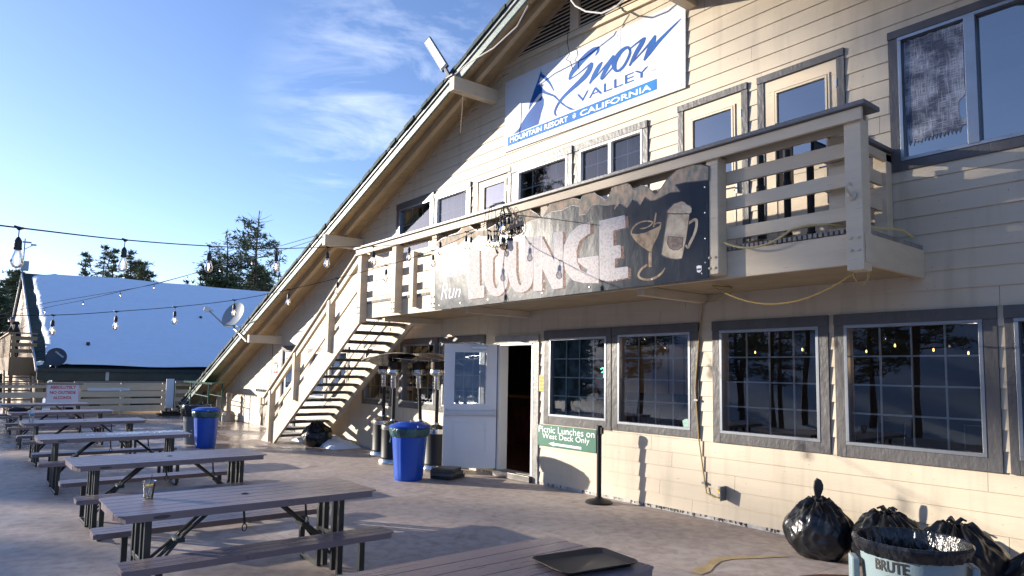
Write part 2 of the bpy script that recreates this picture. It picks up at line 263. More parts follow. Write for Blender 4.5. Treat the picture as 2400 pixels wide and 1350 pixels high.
# traced artwork of the two big signs, metres in each sign plane
SNOWART=[([(-6.579,6.304),(-6.597,6.31),(-6.624,6.318),(-6.656,6.326),(-6.688,6.33),(-6.719,6.329),(-6.75,6.326),(-6.782,6.321),(-6.815,6.314),(-6.848,6.305),(-6.881,6.294),(-6.914,6.282),(-6.947,6.268),(-6.981,6.253),(-7.016,6.235),(-7.049,6.218),(-7.079,6.2),(-7.106,6.183),(-7.131,6.166),(-7.154,6.148),(-7.174,6.128),(-7.188,6.103),(-7.198,6.076),(-7.204,6.052),(-7.208,6.035)],[(-6.573,6.294),(-6.585,6.288),(-6.602,6.279),(-6.621,6.269),(-6.642,6.26),(-6.664,6.253),(-6.69,6.246),(-6.717,6.238),(-6.745,6.229),(-6.774,6.22),(-6.805,6.209),(-6.836,6.198),(-6.868,6.185),(-6.9,6.171),(-6.933,6.155),(-6.965,6.138),(-6.996,6.123),(-7.025,6.109),(-7.052,6.096),(-7.077,6.084),(-7.099,6.072),(-7.121,6.057),(-7.142,6.041),(-7.161,6.026),(-7.175,6.015)]),([(-6.588,6.305),(-6.594,6.296),(-6.603,6.282),(-6.613,6.268),(-6.621,6.254),(-6.63,6.24),(-6.639,6.224),(-6.648,6.208),(-6.655,6.197)],[(-6.568,6.295),(-6.569,6.282),(-6.569,6.264),(-6.572,6.244),(-6.579,6.226),(-6.594,6.213),(-6.613,6.202),(-6.631,6.194),(-6.644,6.189)]),([(-7.188,6.007),(-7.159,6.01),(-7.118,6.014),(-7.073,6.019),(-7.03,6.025),(-6.991,6.032),(-6.953,6.04),(-6.915,6.049),(-6.876,6.058),(-6.832,6.069),(-6.785,6.08),(-6.743,6.09),(-6.713,6.097)],[(-7.204,6.032),(-7.174,6.033),(-7.132,6.035),(-7.085,6.038),(-7.042,6.042),(-7.004,6.049),(-6.967,6.058),(-6.93,6.068),(-6.893,6.079),(-6.851,6.091),(-6.806,6.105),(-6.766,6.118),(-6.738,6.127)]),([(-6.731,6.124),(-6.741,6.116),(-6.754,6.106),(-6.769,6.094),(-6.786,6.08),(-6.806,6.063),(-6.828,6.042),(-6.853,6.021),(-6.88,6.003),(-6.91,5.986),(-6.944,5.97),(-6.982,5.953),(-7.021,5.937),(-7.062,5.921),(-7.105,5.905),(-7.149,5.888),(-7.191,5.872),(-7.232,5.855),(-7.272,5.839),(-7.311,5.821),(-7.347,5.803),(-7.38,5.783),(-7.41,5.762),(-7.438,5.741),(-7.461,5.719),(-7.481,5.697),(-7.498,5.675),(-7.511,5.654),(-7.519,5.633),(-7.521,5.612),(-7.517,5.592),(-7.509,5.574),(-7.499,5.559),(-7.483,5.546),(-7.466,5.54),(-7.454,5.537),(-7.446,5.536)],[(-6.691,6.101),(-6.692,6.088),(-6.692,6.069),(-6.696,6.047),(-6.706,6.024),(-6.723,6.001),(-6.744,5.977),(-6.771,5.954),(-6.802,5.932),(-6.837,5.914),(-6.877,5.898),(-6.918,5.885),(-6.96,5.871),(-7.005,5.857),(-7.051,5.844),(-7.098,5.832),(-7.142,5.818),(-7.184,5.805),(-7.226,5.791),(-7.265,5.777),(-7.301,5.761),(-7.334,5.744),(-7.365,5.726),(-7.393,5.707),(-7.416,5.688),(-7.436,5.668),(-7.452,5.648),(-7.465,5.629),(-7.473,5.613),(-7.475,5.598),(-7.474,5.585),(-7.47,5.573),(-7.467,5.564),(-7.466,5.56),(-7.461,5.555),(-7.452,5.55),(-7.445,5.545)]),([(-6.523,6.061),(-6.539,6.056),(-6.561,6.05),(-6.587,6.041),(-6.612,6.027),(-6.635,6.008),(-6.66,5.985),(-6.683,5.96),(-6.705,5.934),(-6.726,5.905),(-6.746,5.873),(-6.764,5.843),(-6.776,5.823)],[(-6.503,6.043),(-6.511,6.031),(-6.521,6.015),(-6.533,5.996),(-6.548,5.976),(-6.567,5.955),(-6.589,5.932),(-6.614,5.908),(-6.639,5.885),(-6.668,5.863),(-6.7,5.839),(-6.729,5.818),(-6.75,5.804)]),([(-6.748,5.815),(-6.722,5.826),(-6.685,5.842),(-6.642,5.86),(-6.601,5.88),(-6.56,5.9),(-6.519,5.922),(-6.477,5.945),(-6.437,5.968),(-6.396,5.993),(-6.353,6.019),(-6.316,6.043),(-6.29,6.059)],[(-6.761,5.828),(-6.735,5.84),(-6.7,5.857),(-6.659,5.877),(-6.619,5.898),(-6.58,5.919),(-6.54,5.942),(-6.499,5.966),(-6.459,5.989),(-6.418,6.014),(-6.375,6.04),(-6.338,6.064),(-6.311,6.08)]),([(-6.307,6.08),(-6.319,6.073),(-6.338,6.064),(-6.359,6.052),(-6.381,6.036),(-6.404,6.014),(-6.43,5.988),(-6.456,5.96),(-6.48,5.934),(-6.502,5.909),(-6.524,5.883),(-6.542,5.858),(-6.553,5.837),(-6.552,5.816),(-6.53,5.792),(-6.506,5.787),(-6.489,5.791),(-6.47,5.799),(-6.448,5.813),(-6.423,5.827),(-6.399,5.842),(-6.371,5.856),(-6.341,5.872),(-6.314,5.886),(-6.295,5.895)],[(-6.283,6.061),(-6.287,6.048),(-6.294,6.031),(-6.304,6.009),(-6.318,5.987),(-6.339,5.963),(-6.364,5.937),(-6.391,5.91),(-6.416,5.886),(-6.442,5.862),(-6.468,5.84),(-6.49,5.821),(-6.503,5.809),(-6.507,5.807),(-6.517,5.816),(-6.517,5.814),(-6.506,5.813),(-6.489,5.819),(-6.466,5.831),(-6.442,5.845),(-6.417,5.86),(-6.39,5.874),(-6.361,5.891),(-6.334,5.906),(-6.316,5.916)]),([(-5.978,6.031),(-5.983,6.042),(-5.989,6.06),(-6.003,6.083),(-6.031,6.105),(-6.062,6.114),(-6.093,6.118),(-6.126,6.116),(-6.158,6.111),(-6.19,6.101),(-6.223,6.086),(-6.253,6.068),(-6.279,6.048),(-6.301,6.025),(-6.319,6.0),(-6.332,5.971),(-6.335,5.939),(-6.326,5.903),(-6.307,5.867),(-6.282,5.834),(-6.249,5.808),(-6.213,5.797),(-6.18,5.797),(-6.148,5.803),(-6.119,5.814),(-6.092,5.831),(-6.066,5.853),(-6.042,5.878),(-6.022,5.901),(-6.005,5.924),(-5.99,5.947),(-5.979,5.97),(-5.973,5.992),(-5.975,6.015),(-5.983,6.036),(-5.992,6.051),(-5.997,6.061)],[(-6.012,6.032),(-6.019,6.044),(-6.026,6.059),(-6.033,6.068),(-6.035,6.069),(-6.046,6.069),(-6.068,6.069),(-6.092,6.065),(-6.115,6.057),(-6.138,6.045),(-6.163,6.028),(-6.186,6.008),(-6.205,5.989),(-6.22,5.968),(-6.233,5.946),(-6.241,5.925),(-6.245,5.907),(-6.246,5.888),(-6.243,5.866),(-6.237,5.847),(-6.233,5.839),(-6.224,5.836),(-6.202,5.835),(-6.177,5.84),(-6.152,5.85),(-6.129,5.864),(-6.104,5.885),(-6.081,5.909),(-6.062,5.932),(-6.046,5.953),(-6.033,5.975),(-6.023,5.996),(-6.018,6.013),(-6.017,6.026),(-6.021,6.038),(-6.027,6.051),(-6.031,6.061)]),([(-6.007,6.037),(-5.985,6.043),(-5.955,6.053),(-5.921,6.063),(-5.886,6.071),(-5.848,6.077),(-5.805,6.082),(-5.766,6.086),(-5.739,6.089)],[(-6.021,6.056),(-6.0,6.062),(-5.971,6.072),(-5.936,6.083),(-5.902,6.093),(-5.864,6.102),(-5.823,6.111),(-5.786,6.119),(-5.761,6.124)]),([(-5.743,6.119),(-5.755,6.114),(-5.772,6.106),(-5.793,6.096),(-5.815,6.081),(-5.839,6.06),(-5.867,6.035),(-5.897,6.007),(-5.924,5.975),(-5.952,5.937),(-5.98,5.894),(-6.004,5.854),(-6.021,5.826)],[(-5.721,6.101),(-5.726,6.089),(-5.732,6.072),(-5.741,6.052),(-5.756,6.03),(-5.778,6.007),(-5.804,5.981),(-5.834,5.954),(-5.864,5.926),(-5.897,5.895),(-5.935,5.86),(-5.97,5.829),(-5.995,5.806)]),([(-5.999,5.817),(-5.972,5.829),(-5.933,5.846),(-5.89,5.866),(-5.849,5.885),(-5.813,5.903),(-5.777,5.921),(-5.74,5.939),(-5.703,5.96),(-5.662,5.984),(-5.619,6.013),(-5.58,6.038),(-5.553,6.056)],[(-6.01,5.828),(-5.983,5.842),(-5.946,5.861),(-5.905,5.882),(-5.865,5.903),(-5.83,5.922),(-5.795,5.941),(-5.76,5.961),(-5.725,5.982),(-5.685,6.008),(-5.642,6.037),(-5.604,6.063),(-5.578,6.081)]),([(-5.572,6.08),(-5.583,6.07),(-5.599,6.057),(-5.616,6.041),(-5.634,6.024),(-5.65,6.006),(-5.668,5.986),(-5.686,5.963),(-5.703,5.937),(-5.721,5.905),(-5.739,5.867),(-5.755,5.832),(-5.766,5.808)],[(-5.549,6.064),(-5.551,6.049),(-5.553,6.026),(-5.558,6.0),(-5.567,5.975),(-5.581,5.952),(-5.597,5.93),(-5.616,5.908),(-5.637,5.886),(-5.663,5.861),(-5.693,5.833),(-5.721,5.807),(-5.74,5.789)]),([(-5.74,5.795),(-5.724,5.804),(-5.7,5.815),(-5.673,5.83),(-5.643,5.848),(-5.611,5.869),(-5.575,5.894),(-5.538,5.919),(-5.503,5.942),(-5.47,5.961),(-5.438,5.98),(-5.406,5.997),(-5.374,6.014),(-5.341,6.031),(-5.308,6.048),(-5.276,6.064),(-5.246,6.079),(-5.218,6.094),(-5.191,6.109),(-5.168,6.122),(-5.152,6.131)],[(-5.76,5.814),(-5.746,5.826),(-5.728,5.843),(-5.705,5.862),(-5.68,5.883),(-5.65,5.907),(-5.615,5.934),(-5.579,5.961),(-5.542,5.984),(-5.507,6.003),(-5.471,6.018),(-5.435,6.032),(-5.4,6.046),(-5.365,6.06),(-5.329,6.074),(-5.294,6.087),(-5.262,6.099),(-5.231,6.11),(-5.2,6.12),(-5.174,6.129),(-5.155,6.136)])]
MOUNT=[[(-7.835,6.381),(-7.797,6.312),(-7.747,6.274),(-7.685,6.217),(-7.611,6.12),(-7.562,6.038),(-7.513,5.944),(-7.541,5.962),(-7.634,6.095),(-7.733,6.199),(-7.833,6.278),(-7.869,6.231),(-7.856,6.159),(-7.792,6.079),(-7.717,6.005),(-7.56,5.913),(-7.488,5.866),(-7.393,5.763),(-7.254,5.639),(-7.047,5.511),(-7.163,5.545),(-7.346,5.683),(-7.44,5.777),(-7.535,5.864),(-7.729,5.967),(-7.816,6.011),(-7.865,6.01),(-7.977,5.943),(-8.127,5.814),(-8.103,5.913),(-8.005,6.088),(-7.907,6.244)],[(-7.802,5.96),(-7.757,5.892),(-7.762,5.793),(-7.822,5.677),(-7.88,5.526),(-8.504,5.53),(-8.357,5.59),(-8.28,5.672),(-8.152,5.773),(-7.975,5.874),(-7.851,5.938)]]
BAND=[(-8.649,5.514),(-5.541,5.482),(-5.541,5.338),(-8.645,5.368)]
VALLEYQ=[(-7.027,5.728),(-5.64,5.7),(-5.666,5.567),(-6.949,5.577)]
BTXTQ=[(-8.587,5.493),(-5.631,5.436),(-5.614,5.36),(-8.573,5.402)]
SIGNQ=[(-8.742,6.483),(-5.084,6.369),(-5.092,5.219),(-8.731,5.28)]
MART=[([(-4.766,3.117),(-4.769,3.124),(-4.772,3.135),(-4.774,3.146),(-4.773,3.156),(-4.766,3.168),(-4.755,3.182),(-4.743,3.194),(-4.729,3.205),(-4.713,3.214),(-4.696,3.221),(-4.677,3.227),(-4.657,3.231),(-4.637,3.233),(-4.616,3.233),(-4.595,3.232),(-4.576,3.23),(-4.557,3.226),(-4.539,3.222),(-4.523,3.217),(-4.511,3.213),(-4.505,3.21),(-4.504,3.21),(-4.505,3.21),(-4.505,3.208),(-4.51,3.203),(-4.517,3.197),(-4.527,3.191),(-4.538,3.186),(-4.552,3.182),(-4.567,3.178),(-4.583,3.175),(-4.599,3.173),(-4.617,3.173),(-4.636,3.174),(-4.654,3.175),(-4.667,3.176)],[(-4.783,3.115),(-4.786,3.123),(-4.79,3.134),(-4.793,3.148),(-4.792,3.163),(-4.784,3.178),(-4.774,3.193),(-4.76,3.207),(-4.744,3.219),(-4.726,3.229),(-4.707,3.236),(-4.686,3.242),(-4.664,3.246),(-4.642,3.248),(-4.62,3.248),(-4.597,3.247),(-4.576,3.245),(-4.556,3.241),(-4.536,3.237),(-4.519,3.231),(-4.505,3.226),(-4.496,3.221),(-4.489,3.214),(-4.488,3.206),(-4.491,3.199),(-4.497,3.193),(-4.506,3.187),(-4.518,3.18),(-4.53,3.175),(-4.545,3.17),(-4.561,3.166),(-4.578,3.163),(-4.595,3.161),(-4.615,3.161),(-4.635,3.163),(-4.653,3.166),(-4.666,3.167)]),([(-4.459,3.306),(-4.462,3.293),(-4.468,3.273),(-4.473,3.251),(-4.478,3.231),(-4.482,3.212),(-4.486,3.192),(-4.49,3.175),(-4.492,3.163)],[(-4.441,3.3),(-4.443,3.286),(-4.447,3.267),(-4.452,3.244),(-4.456,3.224),(-4.461,3.205),(-4.466,3.186),(-4.47,3.169),(-4.474,3.157)]),([(-4.479,3.169),(-4.471,3.173),(-4.461,3.179),(-4.449,3.185),(-4.439,3.188),(-4.426,3.188),(-4.411,3.186),(-4.396,3.184),(-4.385,3.182)],[(-4.486,3.176),(-4.48,3.181),(-4.47,3.189),(-4.459,3.196),(-4.445,3.201),(-4.428,3.202),(-4.411,3.199),(-4.395,3.196),(-4.385,3.194)]),([(-4.545,2.905),(-4.546,2.892),(-4.548,2.875),(-4.55,2.855),(-4.55,2.834),(-4.55,2.812),(-4.549,2.789),(-4.547,2.767),(-4.546,2.752)],[(-4.508,2.899),(-4.508,2.886),(-4.509,2.869),(-4.509,2.849),(-4.509,2.829),(-4.509,2.808),(-4.508,2.785),(-4.508,2.764),(-4.507,2.749)]),([(-4.575,2.79),(-4.588,2.784),(-4.608,2.776),(-4.63,2.765),(-4.65,2.754),(-4.665,2.74),(-4.68,2.725),(-4.691,2.71),(-4.698,2.695),(-4.699,2.68),(-4.694,2.666),(-4.683,2.653),(-4.669,2.642),(-4.651,2.633),(-4.628,2.624),(-4.603,2.617),(-4.577,2.613),(-4.551,2.611),(-4.523,2.611),(-4.495,2.614),(-4.468,2.62),(-4.442,2.628),(-4.417,2.639),(-4.394,2.652),(-4.374,2.665),(-4.359,2.68),(-4.347,2.695),(-4.339,2.709),(-4.333,2.719)],[(-4.558,2.767),(-4.572,2.762),(-4.592,2.754),(-4.613,2.746),(-4.63,2.736),(-4.644,2.725),(-4.657,2.712),(-4.666,2.698),(-4.671,2.688),(-4.671,2.68),(-4.668,2.673),(-4.662,2.667),(-4.653,2.66),(-4.639,2.653),(-4.62,2.645),(-4.598,2.639),(-4.576,2.636),(-4.553,2.634),(-4.528,2.635),(-4.503,2.637),(-4.479,2.642),(-4.456,2.649),(-4.432,2.659),(-4.41,2.67),(-4.391,2.68),(-4.376,2.692),(-4.362,2.704),(-4.351,2.716),(-4.343,2.725)])]
HAND=([(-4.039,3.115),(-4.033,3.119),(-4.025,3.124),(-4.015,3.128),(-4.006,3.131),(-3.996,3.134),(-3.984,3.137),(-3.975,3.139),(-3.972,3.139),(-3.975,3.14),(-3.974,3.138),(-3.972,3.132),(-3.971,3.122),(-3.971,3.11),(-3.973,3.096),(-3.976,3.08),(-3.98,3.065),(-3.985,3.049),(-3.991,3.033),(-3.998,3.016),(-4.006,3.0),(-4.016,2.984),(-4.028,2.968),(-4.039,2.952),(-4.049,2.937),(-4.057,2.923),(-4.063,2.91),(-4.067,2.902),(-4.064,2.901),(-4.059,2.9),(-4.066,2.906),(-4.073,2.916),(-4.078,2.923)],[(-4.055,3.131),(-4.051,3.136),(-4.043,3.143),(-4.034,3.15),(-4.023,3.156),(-4.011,3.161),(-3.997,3.165),(-3.982,3.167),(-3.965,3.165),(-3.95,3.155),(-3.943,3.143),(-3.941,3.131),(-3.94,3.118),(-3.94,3.104),(-3.942,3.088),(-3.945,3.071),(-3.95,3.054),(-3.956,3.037),(-3.963,3.02),(-3.971,3.004),(-3.98,2.987),(-3.989,2.969),(-4.001,2.952),(-4.011,2.935),(-4.021,2.921),(-4.028,2.909),(-4.035,2.896),(-4.043,2.886),(-4.058,2.878),(-4.077,2.886),(-4.085,2.899),(-4.091,2.91),(-4.094,2.918)])
CONE=[(-4.78,3.138),(-4.704,3.118),(-4.597,3.118),(-4.483,3.141),(-4.411,3.157),(-4.383,3.185),(-4.391,3.133),(-4.442,3.034),(-4.493,2.967),(-4.509,2.903),(-4.535,2.911),(-4.629,2.969),(-4.715,3.039),(-4.769,3.098)]
FOAM=[(-4.307,3.258),(-4.311,3.295),(-4.279,3.322),(-4.255,3.334),(-4.23,3.356),(-4.182,3.359),(-4.134,3.366),(-4.096,3.349),(-4.068,3.32),(-4.031,3.301),(-4.008,3.27),(-4.013,3.231),(-4.041,3.219),(-4.078,3.233),(-4.125,3.233),(-4.182,3.245),(-4.231,3.251),(-4.28,3.269)]
MUG=[(-4.303,3.27),(-4.037,3.22),(-4.052,3.112),(-4.081,2.967),(-4.11,2.861),(-4.129,2.792),(-4.187,2.791),(-4.264,2.808),(-4.342,2.838),(-4.382,2.863),(-4.367,2.942),(-4.346,3.053),(-4.321,3.179)]
MUGIN=[(-4.295,3.037),(-4.116,2.995),(-4.126,2.91),(-4.174,2.884),(-4.232,2.888),(-4.28,2.914),(-4.31,2.966)]
BADGE=[(-3.959,2.694),(-3.936,2.701),(-3.902,2.694),(-3.904,2.646),(-3.928,2.628),(-3.955,2.64)]
PLATE=[(-8.628,2.555),(-8.667,3.547),(-8.616,3.578),(-8.48,3.617),(-8.311,3.63),(-8.066,3.641),(-7.988,3.675),(-7.896,3.74),(-7.85,3.745),(-7.755,3.685),(-7.616,3.6),(-7.381,3.582),(-7.212,3.608),(-6.994,3.65),(-6.835,3.682),(-6.707,3.727),(-6.594,3.765),(-6.456,3.691),(-6.333,3.621),(-6.23,3.54),(-6.191,3.589),(-6.1,3.683),(-6.01,3.729),(-5.876,3.743),(-5.767,3.711),(-5.601,3.667),(-5.565,3.646),(-5.514,3.696),(-5.453,3.71),(-5.353,3.701),(-5.293,3.653),(-5.215,3.609),(-5.148,3.567),(-5.082,3.655),(-5.008,3.739),(-4.934,3.755),(-4.808,3.67),(-4.764,3.605),(-4.72,3.61),(-4.651,3.634),(-4.566,3.593),(-4.499,3.532),(-4.463,3.498),(-4.384,3.556),(-4.32,3.622),(-4.209,3.689),(-4.132,3.724),(-4.026,3.719),(-3.908,3.685),(-3.819,3.646),(-3.826,2.566)]
SEAM=[(-6.224,3.538),(-6.206,2.555)]
MTR=[(-6.222,3.537),(-6.183,3.586),(-6.092,3.681),(-6.002,3.727),(-5.869,3.74),(-5.76,3.708),(-5.594,3.665),(-5.558,3.643),(-5.507,3.693),(-5.446,3.708),(-5.346,3.698),(-5.287,3.65),(-5.209,3.606),(-5.141,3.565),(-5.076,3.652),(-5.001,3.736),(-4.928,3.752),(-4.802,3.667),(-4.758,3.603),(-4.714,3.608),(-4.645,3.632),(-4.56,3.59),(-4.493,3.53),(-4.457,3.496),(-4.379,3.553),(-4.314,3.619),(-4.204,3.687),(-4.126,3.721),(-4.021,3.716),(-3.903,3.683),(-3.814,3.644),(-3.816,3.507),(-3.978,3.529),(-4.082,3.544),(-4.205,3.544),(-4.143,3.461),(-4.267,3.479),(-4.363,3.458),(-4.461,3.437),(-4.527,3.443),(-4.594,3.496),(-4.662,3.42),(-4.697,3.468),(-4.766,3.508),(-4.837,3.425),(-4.945,3.5),(-5.037,3.432),(-5.0,3.496),(-5.15,3.509),(-5.247,3.541),(-5.365,3.548),(-5.464,3.463),(-5.577,3.467),(-5.568,3.57),(-5.694,3.608),(-5.866,3.578),(-6.045,3.594)]
MTL=[(-8.656,3.544),(-8.605,3.576),(-8.469,3.614),(-8.301,3.628),(-8.056,3.638),(-7.978,3.673),(-7.886,3.737),(-7.84,3.743),(-7.745,3.682),(-7.606,3.598),(-7.372,3.58),(-7.203,3.605),(-6.985,3.647),(-6.827,3.68),(-6.699,3.724),(-6.585,3.762),(-6.448,3.688),(-6.325,3.619),(-6.222,3.537),(-6.324,3.546),(-6.445,3.542),(-6.568,3.521),(-6.822,3.495),(-7.088,3.451),(-7.368,3.474),(-7.544,3.517),(-7.662,3.463),(-7.817,3.539),(-8.001,3.455),(-8.064,3.436),(-8.099,3.506),(-8.295,3.495),(-8.531,3.47)]
LPOLY={'L':[[(-7.771,3.343),(-7.513,3.318),(-7.49,2.816),(-7.389,2.812),(-7.384,2.656),(-7.746,2.652)]],'E':[[(-5.241,3.345),(-4.872,3.347),(-4.863,3.215),(-5.039,3.207),(-5.038,3.032),(-4.934,3.031),(-4.925,2.899),(-5.016,2.896),(-5.015,2.785),(-4.826,2.785),(-4.826,2.669),(-5.169,2.661),(-5.231,2.688)]],'N':[[(-6.366,3.321),(-6.224,3.324),(-5.978,2.965),(-5.984,3.327),(-5.844,3.322),(-5.835,2.648),(-6.007,2.647),(-6.205,2.929),(-6.2,2.648),(-6.353,2.653)]],'G':[[(-5.392,3.355),(-5.575,3.345),(-5.721,3.266),(-5.812,3.142),(-5.824,2.978),(-5.779,2.837),(-5.662,2.721),(-5.496,2.674),(-5.255,2.652),(-5.257,2.954),(-5.577,2.963),(-5.577,2.919),(-5.417,2.814),(-5.437,2.78),(-5.539,2.827),(-5.597,2.921),(-5.613,3.056),(-5.563,3.168),(-5.461,3.212),(-5.391,3.231)]]}
LO=([(-7.18,3.316),(-7.201,3.309),(-7.234,3.299),(-7.276,3.284),(-7.319,3.263),(-7.355,3.233),(-7.372,3.197),(-7.378,3.162),(-7.378,3.127),(-7.375,3.092),(-7.374,3.057),(-7.375,3.018),(-7.375,2.974),(-7.374,2.927),(-7.37,2.881),(-7.36,2.838),(-7.342,2.799),(-7.318,2.763),(-7.29,2.732),(-7.261,2.706),(-7.229,2.683),(-7.191,2.664),(-7.146,2.651),(-7.099,2.646),(-7.055,2.65),(-7.018,2.66),(-6.987,2.674),(-6.957,2.693),(-6.929,2.716),(-6.905,2.744),(-6.888,2.777),(-6.88,2.814),(-6.879,2.853),(-6.881,2.894),(-6.884,2.933),(-6.886,2.97),(-6.886,3.007),(-6.885,3.047),(-6.885,3.087),(-6.888,3.128),(-6.899,3.167),(-6.92,3.204),(-6.949,3.236),(-6.981,3.262),(-7.01,3.282),(-7.039,3.3),(-7.081,3.317),(-7.129,3.324),(-7.161,3.322),(-7.175,3.32),(-7.179,3.32)],[(-7.076,3.221),(-7.099,3.213),(-7.13,3.202),(-7.16,3.191),(-7.182,3.179),(-7.193,3.169),(-7.199,3.156),(-7.202,3.135),(-7.202,3.107),(-7.2,3.073),(-7.199,3.037),(-7.199,2.997),(-7.2,2.954),(-7.199,2.911),(-7.195,2.873),(-7.189,2.841),(-7.179,2.816),(-7.165,2.793),(-7.15,2.773),(-7.134,2.757),(-7.122,2.747),(-7.117,2.744),(-7.118,2.744),(-7.12,2.744),(-7.119,2.744),(-7.113,2.746),(-7.1,2.753),(-7.084,2.764),(-7.068,2.778),(-7.054,2.795),(-7.045,2.813),(-7.04,2.838),(-7.039,2.87),(-7.041,2.907),(-7.044,2.947),(-7.046,2.987),(-7.046,3.027),(-7.045,3.067),(-7.045,3.105),(-7.048,3.138),(-7.054,3.161),(-7.064,3.177),(-7.077,3.192),(-7.094,3.205),(-7.113,3.217),(-7.124,3.224),(-7.116,3.222),(-7.101,3.219),(-7.098,3.219),(-7.108,3.217),(-7.122,3.216)])
LU=([(-6.878,3.353),(-6.877,3.326),(-6.877,3.289),(-6.877,3.245),(-6.876,3.198),(-6.875,3.152),(-6.874,3.104),(-6.875,3.051),(-6.874,2.997),(-6.871,2.944),(-6.862,2.895),(-6.849,2.851),(-6.831,2.811),(-6.81,2.775),(-6.786,2.743),(-6.757,2.714),(-6.721,2.689),(-6.678,2.67),(-6.633,2.659),(-6.588,2.655),(-6.547,2.659),(-6.511,2.667),(-6.475,2.68),(-6.441,2.699),(-6.412,2.727),(-6.391,2.762),(-6.38,2.804),(-6.376,2.851),(-6.375,2.902),(-6.376,2.956),(-6.377,3.011),(-6.378,3.075),(-6.38,3.149),(-6.383,3.223),(-6.386,3.288),(-6.388,3.333)],[(-6.716,3.33),(-6.715,3.304),(-6.714,3.267),(-6.712,3.224),(-6.711,3.178),(-6.709,3.131),(-6.708,3.083),(-6.708,3.031),(-6.707,2.979),(-6.704,2.932),(-6.698,2.891),(-6.69,2.857),(-6.679,2.825),(-6.667,2.798),(-6.654,2.777),(-6.642,2.762),(-6.633,2.754),(-6.624,2.75),(-6.616,2.747),(-6.608,2.746),(-6.599,2.747),(-6.586,2.751),(-6.572,2.758),(-6.559,2.767),(-6.548,2.781),(-6.538,2.8),(-6.531,2.831),(-6.528,2.871),(-6.527,2.919),(-6.528,2.973),(-6.528,3.029),(-6.529,3.093),(-6.532,3.167),(-6.535,3.242),(-6.538,3.307),(-6.54,3.353)])
LASTQ=[(-8.42,3.303),(-7.898,3.277),(-7.888,3.004),(-8.407,3.019)]
RUNQ=[(-8.473,2.969),(-7.946,2.874),(-7.939,2.702),(-8.46,2.694)]

WY = 6.83                                    # the wall plane of the lodge
def zwall(x): return 1.15 + .396 * (x + 22.99) if x < -7.05 else 1.15 + .396 * (15.94) - .396 * (x + 7.05)
def zfas(x): return 9.77 + .372 * x if x < -7.05 else 9.77 - .372 * 7.05 - .372 * (x + 7.05)
lodge = thing('ski_lodge', (-7.05, WY, 0), 'cream lap-sided gabled lodge with balcony, open white door and grey-trimmed windows beside the deck', 'building')
# openings (x0, x1, z0, z1): lower windows, lower doors, upper windows and doors
LOW = [(-7.56, -6.43, 1.03, 2.15), (-6.20, -5.06, 1.01, 2.16), (-4.63, -3.48, 1.01, 2.16), (-3.20, -2.04, 1.01, 2.16), (-1.79, -.62, 1.01, 2.16),
       (-10.45, -9.30, 1.03, 2.15), (-11.90, -10.75, 1.05, 2.15), (-13.50, -12.36, 1.05, 2.12), (-15.35, -14.42, .98, 2.05), (-16.55, -15.60, .98, 2.05)]
DOOR = (-8.79, -7.94, .10, 2.11)
LDOOR = (-18.35, -17.50, .10, 2.12)
UP = dict(win_r=(-2.62, -.70, 3.71, 4.90), door_r=(-3.88, -3.34, 3.95, 4.76), door_l=(-4.99, -4.45, 3.95, 4.76), w2=(-6.96, -5.80, 3.95, 4.87),
          w3=(-8.38, -7.24, 4.02, 4.87), door4=(-9.28, -8.72, 3.95, 4.80), w5=(-10.80, -9.80, 4.02, 4.90), w6=(-12.20, -11.00, 3.95, 4.92))
OPEN = LOW + [DOOR, LDOOR] + list(UP.values())
rnd = random.Random(4)
def span(z, z2):                             # how far the gable reaches at a course
    return ((z - 1.15) / .396 - 22.99, (z2 - 1.15) / .396 - 22.99, -7.05 + (7.462 - z) / .396, -7.05 + (7.462 - z2) / .396)
def siding(mb, y, lap, joints=True):
    k = 0; z0 = .045
    while z0 < 7.40:
        z1 = .19 + .1743 * k if k else .19
        z1 = min(z1, 7.42)
        L0, L1, R0, R1 = span(z0, z1); L0 = max(L0, -25.); L1 = max(L1, -25.); R0 = min(R0, 9); R1 = min(R1, 9)
        cuts = {L1, R1}
        for o in OPEN:
            if o[2] < z1 and o[3] > z0: cuts |= {o[0], o[1]}
        js = []
        if joints:
            x = -24 + rnd.random() * 3.6
            while x < 8: js.append(x); x += 3.62
            for j in js:
                if L1 < j < R1: cuts |= {j - .0016, j + .0016}
        cs = sorted(cuts)
        def yy(z): return y - lap * (z1 - z) / max(z1 - z0, 1e-4)
        if L0 < L1: mb.add([(L0, yy(z0), z0), (L1, yy(z0), z0), (L1, yy(z1), z1)], [(0, 1, 2)])
        if R0 > R1: mb.add([(R1, yy(z0), z0), (R0, yy(z0), z0), (R1, yy(z1), z1)], [(0, 1, 2)])
        for a, b in zip(cs, cs[1:]):
            if b - a < 1e-5: continue
            m = (a + b) / 2
            if m < L1 or m > R1 or any(abs(m - j) < .0016 for j in js): continue
            segs = [(z0, z1)]
            for o in OPEN:
                if o[0] < m < o[1]:
                    ns_ = []
                    for s0, s1 in segs:
                        if o[2] > s0: ns_.append((s0, min(s1, o[2])))
                        if o[3] < s1: ns_.append((max(s0, o[3]), s1))
                    segs = [t for t in ns_ if t[1] - t[0] > 1e-4]
            for s0, s1 in segs:
                mb.add([(a, yy(s0), s0), (b, yy(s0), s0), (b, yy(s1), s1), (a, yy(s1), s1)], [(0, 1, 2, 3)])
                if lap and s0 == z0: mb.add([(a, y + .001, z0), (b, y + .001, z0), (b, yy(z0), z0), (a, yy(z0), z0)], [(0, 1, 2, 3)])
        z0 = z1; k += 1
mb = MB(); siding(mb, WY, .013); wall = mb.build('wall', SIDING, lodge)
mb = MB(); siding(mb, WY + .03, 0, False); mb.build('sheathing', DARK, lodge)
